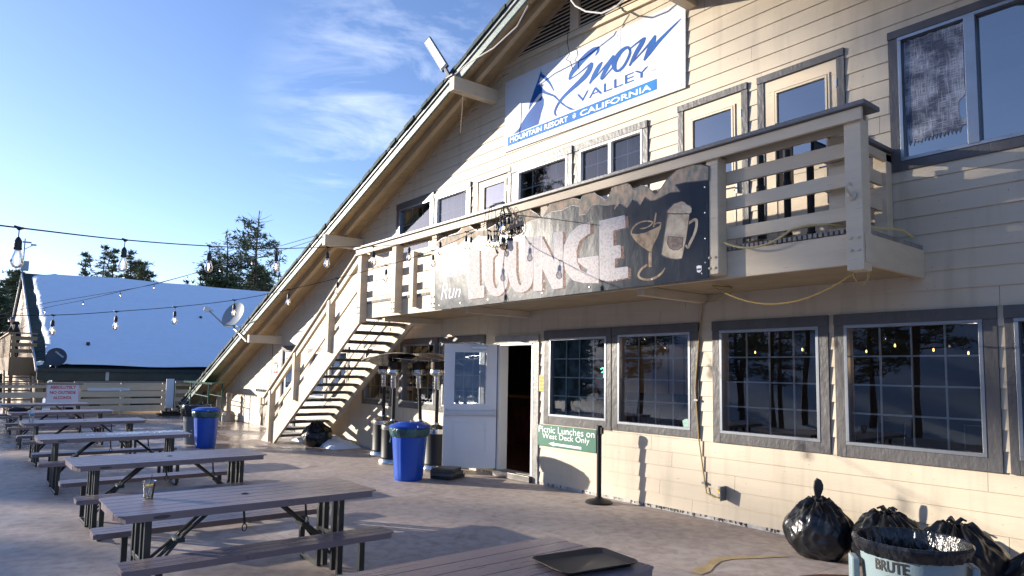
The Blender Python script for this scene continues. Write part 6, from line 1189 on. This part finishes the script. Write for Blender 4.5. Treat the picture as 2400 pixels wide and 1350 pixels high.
# ================================================================ satellite dishes
def dish(name, hub, nrm, upv, a, b_, mat, back, label, arm_to, base, scale=1., word=None):
    t = thing(name, base, label, 'satellite dish'); n = Vector(nrm).normalized(); u = (Vector(upv) - n * Vector(upv).dot(n)).normalized(); r_ = u.cross(n)
    hub = Vector(hub); mb = MB(); vs = []; fs = []; seg = 40; rings = 8
    for side in (0, 1):
        for i in range(rings + 1):
            q = i / rings
            for k in range(seg):
                th = 2 * math.pi * k / seg; vs.append(hub + r_ * (a * q * math.cos(th)) + u * (b_ * q * math.sin(th)) + n * (.16 * a * q * q - .012 * side))
    for side in (0, 1):
        o_ = side * (rings + 1) * seg
        for i in range(rings):
            for k in range(seg):
                k2 = (k + 1) % seg; fs.append((o_ + i * seg + k, o_ + i * seg + k2, o_ + (i + 1) * seg + k2, o_ + (i + 1) * seg + k))
    for k in range(seg): k2 = (k + 1) % seg; o1 = rings * seg; o2 = o1 + (rings + 1) * seg; fs.append((o1 + k, o1 + k2, o2 + k2, o2 + k))
    mb.add(vs, fs); mb.build('reflector', mat, t, smooth=True)
    low = hub - u * b_ * .95; end = Vector(arm_to)
    MB().tube([low, end], .018, 8).build('feed_arm', back, t, smooth=True)
    d_ = (hub - end).normalized(); MB().beam(end - d_ * .10, end + d_ * .05, .15, .13).beam(end + d_ * .05, end + d_ * .15, .05, .05).build('feed_horn', M('horn_white', (.72, .72, .70), .4), t, bevel=.01)
    return t, hub, n, u, r_
gd = M('dish_grey', (.28, .32, .36), .4, nscale=5, namt=.1); gl = M('galvanised', (.36, .38, .38), .4, metal=.7)
t, hub, n, u, r_ = dish('satellite_dish', (-20.0, 5.95, 3.13), (.45, -.75, .3), (.45, .3, 1), .33, .40, gd, gl, 'light grey satellite dish mounted on the lowest roof beam', (-20.22, 5.30, 3.27), (-19.0, 5.95, 2.5))
MB().tube([hub - n * .02, hub - n * .10 - u * .15, (-20.12, 6.02, 2.75), (-19.65, 6.02, 2.60), (-18.72, 5.93, 2.36)], .028, 8).tube([(-20.05, 6.02, 2.80), (-18.3, 6.02, 2.92)], .010, 6).tube([(-20.0, 6.02, 2.85), (-19.2, 6.02, 2.66)], .010, 6).build('mast', gl, t, smooth=True)
dgd = M('dish_dark', (.035, .045, .07), .5, nscale=5, namt=.1)
t, hub, n, u, r_ = dish('satellite_dish', (-31.6, 2.86, 1.95), (1, -.10, .22), (0, 0, 1), .345, .36, dgd, dgd, 'dark round satellite dish at the eave of the snow-covered roof', (-31.2, 2.33, 1.72), (-31.7, 2.9, 1.4))
MB().tube([hub - n * .03 - u * .1, (-31.75, 2.9, 1.45)], .03, 8).build('mast', dgd, t, smooth=True)
c0 = hub + n * .06 ; e1 = (r_ * -1.0)
def dp(a_, b__): return c0 + Vector((0, 1, 0)) * a_ + Vector((0, 0, 1)) * b__ + Vector((.05, 0, 0)) * 1.0
text('viasat', [dp(-.02, .25), dp(.26, .02), dp(.21, -.04), dp(-.07, .19)], 'lettering', M('dish_letter', (.55, .58, .62), .5), t, bold=.02)

# ================================================================ snow-covered lodge beyond the deck
E0, RX, EZ, RZ, Y0, Y1 = -32.0, -45.5, 1.42, 6.52, 2.30, 30.
sl = thing('snowy_lodge', (RX, Y0, -1.6), 'neighbouring lodge with steep snow-covered green roof and tan gable', 'building')
def rz(x): return EZ + (E0 - x) * (RZ - EZ) / (E0 - RX) if x > RX else RZ - (RX - x) * (RZ - EZ) / (E0 - RX)
rb = MB()
for a, b in ((E0, RX), (RX, 2 * RX - E0)):
    vs = [(x, y, rz(x) + l) for x in (a, b) for y in (Y0, Y1) for l in (0, .10)]
    rb.add(vs, [(0, 1, 3, 2), (4, 6, 7, 5), (0, 4, 5, 1), (2, 3, 7, 6), (1, 5, 7, 3), (0, 2, 6, 4)])
rf2 = rb.build('roof', SHING, sl)
mb = MB(); 
for k in range(66):
    x = E0 - .2 * k; mb.add([(x, Y0, rz(x) + .101), (x - .2, Y0, rz(x - .2) + .101), (x - .2, Y0 + 1.3, rz(x - .2) + .101), (x, Y0 + 1.3, rz(x) + .101), (x, Y0, rz(x) + .125), (x, Y0 + 1.3, rz(x) + .125)], [(4, 1, 2, 5), (0, 4, 5, 3)])
mb.build('shingle_course', SHING, rf2)
# snow slab with ragged near edge
bm_ = bmesh.new(); nx, ny = 90, 60; V = {}
def edge(s): return Y0 + .38 + .55 * (1 - s) * 0 + .025 * math.sin(s * 40) + .07 * noise.noise(Vector((s * 14, 0, 3))) + (.9 * max(0, s - .93) / .07)
for i in range(nx + 1):
    s = i / nx; x = E0 + .05 - s * (E0 - RX - .0)
    for j in range(ny + 1):
        q = (j / ny) ** 1.8; y = edge(s) + q * (Y1 - edge(s)); th = .30 * min(1, (j / 3.0)) ** .6 + .04 * noise.noise(Vector((x * .5, y * .5, 0))) * min(1, j / 4)
        if j == 0: th = .0
        if i == 0: th *= .5
        z = rz(x) + .10 + th * (1 - .55 * max(0, s - .8) / .2)
        if 0 < j < 8: z += .05 * noise.noise(Vector((x * 3, y * 6, 1)))
        z += .10 * noise.noise(Vector((x * .9, y * .35, 7))) * min(1, j / 5)
        V[i, j] = bm_.verts.new((x - RX, y - Y0, z + 1.6))
for i in range(nx):
    for j in range(ny): bm_.faces.new((V[i, j], V[i + 1, j], V[i + 1, j + 1], V[i, j + 1]))
me = bpy.data.meshes.new('snow_cover'); bm_.to_mesh(me); bm_.free(); me.materials.append(SNOW)
for p in me.polygons: p.use_smooth = True
o = bpy.data.objects.new('snow_cover', me); C.objects.link(o); o.parent = rf2
TAN = M('tan_wall', (.33, .195, .085), .6, nscale=1.2, namt=.1, bump=.1, bscale=20)
mb = MB().prism([(x, Y0 + .10, z) for x, z in ((E0 - .6, -1.6), (E0 - .6, rz(E0 - .6) - .02), (RX, RZ - .02), (2 * RX - E0 + .6, rz(E0 - .6) - .02), (2 * RX - E0 + .6, -1.6))], (0, .2, 0)).box(E0 - 1.0, E0 - .8, Y0 + .6, Y1, -1.6, rz(E0 - .8) - .02)
wl2 = mb.build('wall', TAN, sl)
mb = MB()
for z in (3.55, 2.2, .9): mb.box(-58.3 + (z * 2), E0 - .8 - max(0, (z - 1) * 2.7), Y0 + .07, Y0 + .097, z, z + .05)
mb.build('wall_joint', M('tan_dark', (.35, .23, .11), .6), wl2)
m = MB()
for a, b in ((E0 + .1, RX), (RX, 2 * RX - E0)):
    vs = [(x, y, rz(x) + l) for x in (a, b) for y in (Y0 - .06, Y0 + .0) for l in (.0, .12)]
    m.add(vs, [(0, 1, 3, 2), (4, 6, 7, 5), (0, 4, 5, 1), (2, 3, 7, 6), (1, 5, 7, 3), (0, 2, 6, 4)])
m.build('barge_board', M('pale_barge_board', (.45, .47, .47), .45, nscale=5, namt=.2), rf2)
MB().box(E0 - .02, E0 + .06, Y0, Y1, EZ - .36, EZ + .06).build('fascia', M('olive_fascia', (.045, .05, .035), .5, nscale=3, namt=.3), rf2)
MB().box(E0 + .06, E0 + .17, Y0, Y1, EZ - .02, EZ + .10).build('gutter', M('dark_gutter', (.02, .028, .03), .4), rf2)
MB().box(E0 - .5, E0 - .1, Y0 + .4, Y1, EZ - .5, EZ - .44).build('wall_plate', CREAM, wl2)
mb = MB()
for y in (4.6, 9, 13): mb.box(E0 + .061, E0 + .08, y, y + .12, EZ - .36, EZ)
mb.build('downpipe_joint', M('pale_joint', (.5, .46, .38), .5), rf2)
for x, y in ((E0 - 1.8, 4.15), (E0 - 6.3, 9.7)): MB().lathe([(.07, 0), (.07, .42)], (x, y, rz(x) + .12), 12).build('vent_pipe', RUB, rf2)
for i in range(6): MB().box(E0 - .82, E0 - .79, 3.4 + 2.3 * i, 4.6 + 2.3 * i, -.9, .5).build('window', M('dark_window', (.01, .012, .015), .1), sl)
MB().tube([(RX, Y0, RZ + .1), (RX, Y0, RZ + 2.0)], .03, 6).tube([(RX - .02, Y0, RZ + 1.4), (RX + .5, Y0 + .35, RZ + 1.6)], .02, 5).box(RX - .25, RX + .2, Y0 - .1, Y0 + .25, RZ + .25, RZ + .75).tube([(RX + .48, Y0 + .25, RZ + 1.62), (RX + .5, Y0 + .5, RZ + 1.62)], .05, 5).tube([(RX, Y0 - .1, RZ + 1.8), (RX, Y0 + .3, RZ + 1.8)], .05, 5).build('weather_station', M('instrument_grey', (.30, .32, .35), .5), sl)
# its gable balcony and stairs
BX0, BX1, BY0, BZ, BH = -46., -34.2, 1.50, 1.95, 2.95
gb2 = MB().box(BX0, BX1, BY0, Y0 + .098, BZ - .75, BZ).build('balcony', TAN, sl)
for z in (2.12, 2.38, 2.64): MB().box(BX1 - .04, BX1, BY0, Y0 + .098, z, z + .15).build('rail_board', TAN, gb2)
mb = MB()
for k in range(16): mb.box(BX0 + .75 * k, BX0 + .75 * k + .3, BY0, BY0 + .05, BZ - .6, BH - .05)
mb.build('rail_slat', TAN, gb2)
MB().box(BX0, BX1 + .05, BY0 - .08, BY0 + .12, BH - .05, BH).box(BX1 - .12, BX1 + .06, BY0 + .12, Y0 + .098, BH - .05, BH).build('cap_rail', TAN, gb2)
for x, y in ((BX1 - .05, BY0 + .05),): MB().box(x - .07, x + .07, y - .0, y + .12, BZ - 2.4, BH - .05).build('post', TAN, gb2)
mb = MB()
for k in range(12): mb.box(BX1 - .3 + .28 * k, BX1 + .05 + .28 * k, BY0 - .1, Y0 - .1, BZ - .85 - .17 * k, BZ - .80 - .17 * k)
sst = mb.build('stairs', TAN, sl)
MB().beam((BX1 - .2, BY0 - .12, BZ - .7), (BX1 + 3.3, BY0 - .12, BZ - 2.9), .06, .35).beam((BX1 - .2, Y0 - .05, BZ - .7), (BX1 + 3.3, Y0 - .05, BZ - 2.9), .06, .35).build('stringer', TAN, sst)

# ---- person leaning on that balcony
def skin_body(name, joints, edges, radii, mat, parent):
    me = bpy.data.meshes.new(name); me.from_pydata(joints, edges, []); o = bpy.data.objects.new(name, me); C.objects.link(o); o.parent = parent
    sk = o.modifiers.new('skin', 'SKIN'); sk.use_smooth_shade = True
    for i, r_ in enumerate(radii): me.skin_vertices[0].data[i].radius = (r_, r_ * .8)
    me.skin_vertices[0].data[0].use_root = True
    s_ = o.modifiers.new('sub', 'SUBSURF'); s_.levels = 2; s_.render_levels = 2; me.materials.append(mat); return o
pr = thing('person', (-34.75, 1.66, BZ), 'person in dark hooded jacket and grey cap leaning forward on the far balcony rail', 'person')
J = [(0, .10, .88), (0, .06, 1.10), (0, -.02, 1.34), (0, -.08, 1.46), (-.12, .10, .82), (-.12, .06, .45), (-.12, .12, .05), (-.12, .0, .03), (.12, .10, .82), (.12, .04, .45), (.12, .12, .05), (.12, .0, .03),
     (-.19, -.03, 1.36), (-.24, -.13, 1.12), (-.16, -.34, 1.04), (.19, -.03, 1.36), (.24, -.13, 1.12), (.14, -.34, 1.04)]
Ed = [(0, 1), (1, 2), (2, 3), (0, 4), (4, 5), (5, 6), (6, 7), (0, 8), (8, 9), (9, 10), (10, 11), (2, 12), (12, 13), (13, 14), (2, 15), (15, 16), (16, 17)]
Rr = [.15, .16, .17, .08, .09, .065, .05, .045, .09, .065, .05, .045, .075, .055, .042, .075, .055, .042]
bd_ = skin_body('body', J, Ed, Rr, M('dark_jacket', (.012, .013, .017), .8), pr)
SK = M('skin', (.50, .27, .18), .5)
OFF['person'] = Vector((0, 0, 0))
hd_ = MB().lathe([(.03, 1.44), (.055, 1.48), (.075, 1.53), (.085, 1.58), (.088, 1.63), (.07, 1.69), (.02, 1.72)], (0, -.13, 0), 20)
hd_.lathe([(.001, -.02), (.014, -.01), (.018, 0)], (0, -.225, 1.585), 8).build('head', SK, pr, smooth=True)
MB().lathe([(.096, 1.62), (.10, 1.66), (.08, 1.715), (.03, 1.74)], (0, -.125, 0), 20).build('cap', M('cap_grey', (.10, .11, .12), .8), pr, smooth=True)
MB().lathe([(.05, 1.36), (.13, 1.40), (.15, 1.46), (.12, 1.53), (.05, 1.55)], (0, .0, 0), 18).build('hood', MATS['dark_jacket'], pr, smooth=True)
mb = MB()
for sx in (-.15, .13):
    mb.lathe([(.001, -.02), (.03, -.015), (.038, 0), (.03, .02), (.001, .03)], (sx, -.39, 1.04), 10)
    for f in range(5): mb.tube([(sx - .03 + .015 * f, -.41, 1.04), (sx - .03 + .015 * f, -.45, 1.03), (sx - .028 + .015 * f, -.465, 1.00)], [.009, .008, .006], 6)
mb.build('hands', SK, pr, smooth=True); OFF['person'] = Vector((-34.75, 1.66, BZ))
pr.rotation_euler = (0, 0, R(20)); pr.scale = (.95, .95, .95)

# ================================================================ trees
BARK = M('pine_bark', (.10, .065, .045), .85, nscale=4, namt=.5, stretch=(2, 2, .4), bump=.8, bscale=10)
NEED = M('pine_needles', (.16, .17, .07), .7, nscale=1.1, col2=(.030, .050, .022), lo=.35, hi=.65)
def pine(name, h, rad, bare, seed, whorls, per, tuft, dens, droop=.0, lean=0., top_dead=0., taper=.85, r0=None, tip=.28):
    rr = random.Random(seed); t = local(name, 'pine', 'tree'); r0 = r0 or h * .014
    def axis(z): return Vector((lean * z + .15 * math.sin(z * .35 + seed) * h / 20, .12 * math.sin(z * .5 + 2 * seed) * h / 20, z))
    tr_ = MB().tube([axis(h * i / 14) for i in range(15)], [r0 * (1 - i / 15.5) for i in range(15)], 9)
    cr_ = MB(); brn = []
    for w_ in range(whorls):
        f = bare + (1 - bare) * (w_ + rr.uniform(-.3, .3)) / whorls; f = min(max(f, bare), .985); z = f * h; s = (f - bare) / (1 - bare)
        for b_ in range(per + rr.randint(-1, 1)):
            a = rr.uniform(0, 6.28); L = rad * ((1 - s) ** taper * .95 + .06) * rr.uniform(.45, 1.15) * (1. if s > .12 else .75)
            up_ = .35 * s - droop * (1 - s) + rr.uniform(-.12, .12); p0 = axis(z); dr = Vector((math.cos(a), math.sin(a), up_)).normalized()
            p1 = p0 + dr * L * .55; p2 = p0 + dr * L + Vector((0, 0, .10 * L))
            tr_.tube([p0, p1, p2], [r0 * .20 * (1 - s * .6), r0 * .12 * (1 - s * .6), .008], 4, cap=False)
            if f > 1 - top_dead: 
                continue
            n_ = max(3, int(L * dens * rr.uniform(.7, 1.2)))
            for q in range(n_):
                u = rr.uniform(tip, 1.05); c = (p0.lerp(p1, u / .55) if u < .55 else p1.lerp(p2, (u - .55) / .45)); sp = (.10 + .16 * L * (1 - abs(u - .6))) ; c = c + Vector((rr.gauss(0, sp), rr.gauss(0, sp), rr.gauss(0, sp * .35) + .05))
                sz = tuft * rr.uniform(.6, 1.3)
                for k in range(5):
                    d_ = Vector((rr.gauss(0, 1), rr.gauss(0, 1), rr.gauss(.25, .7))).normalized(); sd = d_.orthogonal().normalized() * sz * .13
                    cr_.add([c - sd, c + sd, c + d_ * sz], [(0, 1, 2)])
    tr_.build('trunk', BARK, t, smooth=True); cr_.build('crown', NEED, t)
    return t
PA = pine('pine_tree', 22, 4.9, .28, 1, 30, 3, .46, 8, droop=.05, top_dead=.08, taper=.50, r0=.40, tip=.5)
PB = pine('pine_tree', 12, 1.75, .06, 2, 30, 5, .34, 9, droop=.0, taper=.8, r0=.16)
PC = pine('pine_tree', 15, 3.6, .10, 3, 34, 6, .50, 13, droop=.02, taper=.6, r0=.25)
PD = pine('pine_tree', 24, 3.3, .38, 5, 22, 3, .42, 6, droop=.05, top_dead=.03, taper=.5, r0=.30)
PE = pine('pine_tree', 32, 4.2, .62, 7, 20, 4, .55, 8, droop=.05, top_dead=.03, taper=.4, r0=.40)
PF = pine('pine_tree', 34, 2.4, .72, 9, 16, 5, .5, 10, droop=.03, top_dead=.03, taper=.3, r0=.22)
protos = {'F': (PF, 34), 'E': (PE, 32), 'D': (PD, 24), 'A': (PA, 22), 'B': (PB, 12), 'C': (PC, 15)}; used_ = set()
def ray(px, py):
    return right * ((px - 1200) / 1601) - up * ((py - 736.7) / 1601) + fwd
def tree(kind, loc, h, rz_=0., label='pine', group=None, tilt=(0, 0)):
    p, h0 = protos[kind]
    o = p if kind not in used_ else dup(p); used_.add(kind)
    o.location = loc; o.rotation_euler = (tilt[0], tilt[1], rz_); s = h / h0; o.scale = (s, s, s); o['label'] = label
    if group: o['group'] = group
    return o
# trees beyond the snowy roof: (kind, x, y, foot z, height, heading, label, tilt)
far = [('A', -86, 27.9, -2, 23.4, .3, 'tall sparse pine with bare dead tip rising over the snowy roof', (.0, .0)),
       ('A', -86, 25.0, -2, 20.4, 2.0, 'tall pine leaning beside the dead-tipped pine over the snowy roof', (-.06, .0)),
       ('C', -86, 22.6, -2, 16.5, 1.0, 'broad green pine left of the two tall pines', (0, 0)),
       ('C', -84, 24.6, -2, 14.5, 3.0, 'bushy pine below the leaning tall pine', (0, 0)),
       ('C', -90, 30.0, -2, 17.0, 4.0, 'bushy pine at the foot of the dead-tipped pine', (0, 0)),
       ('A', -90, 32.4, -2, 17.5, 5.0, 'pine crown showing just beside the lodge roof edge', (0, 0)),
       ('C', -92, 35.0, -2, 17.0, .5, 'lower pine partly hidden by the lodge roof edge', (0, 0)),
       ('B', -80, 9.2, -2, 15.0, .9, 'slender pine standing alone over the green ridge', (0, 0)),
       ('B', -80, 10.8, -2, 16.0, 2.2, 'taller narrow pine left of a pair over the snowy ridge', (0, 0)),
       ('B', -82, 11.8, -2, 16.0, 3.9, 'narrow pine close beside the taller narrow pine', (0, 0)),
       ('B', -80, 13.1, -2, 15.8, 5.1, 'dark dense pine behind the second hanging bulb', (0, 0)),
       ('C', -82, 14.4, -2, 15.0, 2.9, 'round-topped dark pine right of the dense pine', (0, 0)),
       ('B', -96, 22.4, -2, 15.1, 1.9, 'tiny pine tip between the two groups of trees', (0, 0)),
       ('C', -68, 3.0, -2, 11.2, .2, 'big pine at the left edge behind the tan gable', (0, 0)),
       ('C', -62, 1.9, -2, 9.2, 2.2, 'pine at the left edge beside the far balcony', (0, 0)),
       ('C', -70, 4.6, -2, 9.6, 4.2, 'pine hidden partly by the tan gable', (0, 0))]
for k, x, y, z, h, r_, l, tl in far: tree(k, (x, y, z), h, r_, l, 'pines beyond the snowy roof', tl)
# trees behind the viewer: they shade the deck and show in the glass
beh = []
rr = random.Random(21)
def q_(xp, y): return xp + 1.38 * (y + 25)      # a point on the sun's path through (xp, -25)
for i in range(19):
    y = -25 + rr.uniform(-3, 2); xp = -79 + i * 2.15 + rr.uniform(-.4, .4)
    beh.append(('C', q_(xp, y), y, -1.6, 11.5 + rr.uniform(-.6, .5) + (.5 if xp < -51.5 else -.45 if -50 < xp < -43.5 else 0)))
for k, xp, y, h in (('E', -42.7, -40, 31.5), ('D', -47.6, -70, 31), ('F', -44.2, -40, 28.2), ('D', -61.5, -30, 16)):
    beh.append((k, q_(xp, y), y, -1.6, h))
r3 = random.Random(77)
for i in range(19): k_ = 'ADAECDA'[i % 7]; beh.append((k_, -32 + i * 1.9 + r3.uniform(-1.1, 1.1), -15 - r3.uniform(0, 24), -1.65, r3.uniform(5, 9) * (1 if k_ == 'C' else 1.9)))
for x, y, h in ((-75, -14, 17), (-70.5, -15.5, 18), (-66.5, -13.5, 17), (-62, -15, 16)): beh.append(('D', x, y, -1.8, h))
for i in range(16): beh.append(('C' if i % 3 else 'A', -75 + i * 6 + rr.uniform(-2, 2), -60 + rr.uniform(-9, 5), 5 + rr.uniform(0, 3), rr.uniform(6.5, 10)))
for i, (k, x, y, z, h) in enumerate(beh): tree(k, (x, y, z), h, rr.uniform(0, 6.28), 'tall green pine on the snowy slope facing the lodge', 'pines on the slope facing the lodge')

# ================================================================ ground, slope
bm_ = bmesh.new(); bmesh.ops.create_grid(bm_, x_segments=160, y_segments=160, size=400)
for v in bm_.verts:
    x, y = v.co.x - 60, v.co.y; z = -1.65
    if y < -27: z += min((-27 - y) * .30, 40) * (1 + .15 * noise.noise(Vector((x * .03, y * .03, 0))))
    z += .35 * noise.noise(Vector((x * .08, y * .08, 2))) if (y < -9 or x < -34) else 0
    v.co = Vector((x, y, z))
me = bpy.data.meshes.new('snow_ground'); bm_.to_mesh(me); bm_.free(); me.materials.append(SNOW)
for p in me.polygons: p.use_smooth = True
g = bpy.data.objects.new('snow_ground', me); C.objects.link(g); tag(g, kind='structure')

# ================================================================ inside the bar
t = thing('bar_counter', (-9.6, 9.6, .1), 'dark red wooden bar counter seen through the open door', 'bar counter')
mb = MB().box(-12.5, -7.6, 9.4, 9.9, .09, 1.10)
for k in range(30): mb.box(-12.4 + .16 * k, -12.34 + .16 * k, 9.37, 9.4, .15, 1.02)
mb.build('front', M('red_brown_panel', (.10, .028, .014), .4, nscale=4, namt=.5, stretch=(4, 4, 1)), t); MB().box(-12.6, -7.5, 9.25, 9.95, 1.102, 1.15).build('counter_top', M('bar_top', (.10, .06, .04), .2), t, bevel=.01)
cab_ = MB().box(-13.4, -11.2, 12.5, 12.9, 1.3, 2.3); tag(cab_.build('back_shelf', M('shelf_cream', (.42, .34, .2), .5), None), 'pale shelf unit behind the bar counter', 'shelf')
st2 = local('bar_stool', 'chrome-legged bar stool', 'bar stool', 'bar stools along the counter')
MB().lathe([(.17, .70), (.18, .72), (.18, .76), (.15, .78)], seg=20).build('seat', RUB, st2, smooth=True)
mb = MB()
for k in range(4):
    a = R(45 + 90 * k); mb.tube([(.12 * math.cos(a), .12 * math.sin(a), .70), (.22 * math.cos(a), .22 * math.sin(a), .0)], .012, 8)
mb.tube([(.19 * math.cos(2 * math.pi * k / 16), .19 * math.sin(2 * math.pi * k / 16), .28) for k in range(17)], .010, 6).build('frame', STEEL, st2, smooth=True)
mb = MB().tube([(-.15, .14, .76), (-.16, .17, 1.05), (.16, .17, 1.05), (.15, .14, .76)], .010, 6); mb.build('back_frame', STEEL, st2, smooth=True)
for i, (x, y, l) in enumerate(((-9.55, 8.75, 'bar stool in plain view through the open door'), (-10.1, 8.9, 'bar stool half hidden by the door leaf'), (-3.6, 8.6, 'bar stool inside the third window'), (-2.7, 8.7, 'bar stool inside the widest lower window'))):
    o = st2 if i == 0 else dup(st2); o.location = (x, y, .09); o['label'] = l
pb = local('pendant_bulb', 'glowing pendant bulb', 'pendant lamp', 'pendant bulbs inside the bar')
MB().lathe([(.001, -.02), (.010, -.012), (.013, 0), (.009, .02), (.006, .03)], seg=10).build('bulb', M('warm_glow', (1, .6, .25), .5, emit=(1, .42, .10), es=3.5), pb, smooth=True)
MB().tube([(0, 0, .03), (0, 0, .5)], .003, 5).build('flex', RUB, pb)
rr = random.Random(31)
for i, (x, y, z) in enumerate(((-4.5, 8.4, 2.0), (-4.3, 8.9, 1.98), (-4.1, 9.3, 2.0), (-3.3, 8.2, 2.02), (-3.05, 8.6, 1.98), (-2.8, 8.9, 1.95), (-2.45, 8.5, 2.0), (-2.2, 8.8, 1.96), (-1.9, 8.6, 2.0), (-1.75, 9.0, 1.94), (-6.4, 8.8, 1.9), (-5.6, 9.1, 2.0))):
    o = pb if i == 0 else dup(pb); o.location = (x, y, z); o.scale = (.75, .75, .75); o['label'] = 'small warm pendant bulb glowing behind the dark lower windows'
ns_ = tag(MB().tube([(-6.84, 7.2, 1.60), (-6.83, 7.2, 1.66), (-6.82, 7.2, 1.70)], .006, 6).tube([(-6.90, 7.2, 1.72), (-6.86, 7.2, 1.74), (-6.82, 7.2, 1.70), (-6.78, 7.2, 1.74), (-6.74, 7.2, 1.72)], .006, 6).tube([(-6.88, 7.2, 1.67), (-6.82, 7.2, 1.70), (-6.76, 7.2, 1.67)], .006, 6).build('palm_neon', M('neon_green', (.1, 1, .4), .5, emit=(.1, 1, .4), es=3), None), 'tiny green neon palm in the fogged window', 'neon sign')
tt = thing('indoor_table', (-2.6, 8.0, .1), 'dark table with red cushions inside the widest window', 'table')
MB().box(-3.4, -1.6, 7.7, 8.3, .80, .84).build('tabletop', DWOOD, tt); 
for x in (-3.3, -1.7): MB().box(x - .04, x + .04, 7.95, 8.05, .09, .80).build('leg', RUB, tt)
# put the deck things back on their feet
bpy.context.view_layer.update()

# pendants' light in the bar; two added without bulbs to brighten the doorway
for i, (x, y, z) in enumerate(((-9.2, 8.4, 2.2), (-4.4, 8.8, 1.9), (-2.6, 8.6, 1.85), (-11.8, 9.0, 2.2))):
    ld = bpy.data.lights.new('pendant_fill_light', 'POINT'); ld.energy = 3.5; ld.color = (1, .62, .32); ld.shadow_soft_size = .05
    lo = bpy.data.objects.new('pendant_fill_light', ld); C.objects.link(lo); lo.location = (x, y, z)
bt_ = local('bottle', 'bottle', 'bottle', 'bottles on the bar counter')
MB().lathe([(.035, 0), (.037, .01), (.037, .17), (.014, .22), (.014, .28), (.016, .285)], seg=14).build('glass', M('bottle_amber', (.35, .20, .06), .15, nscale=3, namt=.3), bt_, smooth=True)
MB().lathe([(.038, .05), (.038, .13)], seg=14).build('paper_label', M('bottle_label', (.55, .52, .42), .6), bt_, smooth=True)
for i in range(7):
    o = bt_ if i == 0 else dup(bt_); o.location = (-9.9 + .17 * i, 9.5 + .05 * (i % 2), 1.152); o['label'] = 'amber bottle with a pale label in the row on the bar counter'
cu = MB()
for k in range(6): cu.box(-10.9 + .4 * k, -10.55 + .4 * k, 11.8, 11.83, 1.25, 2.3)
tag(cu.build('cream_panels', M('cream_panel', (.50, .40, .26), .6), None), 'row of cream panels behind the bar', 'panel')
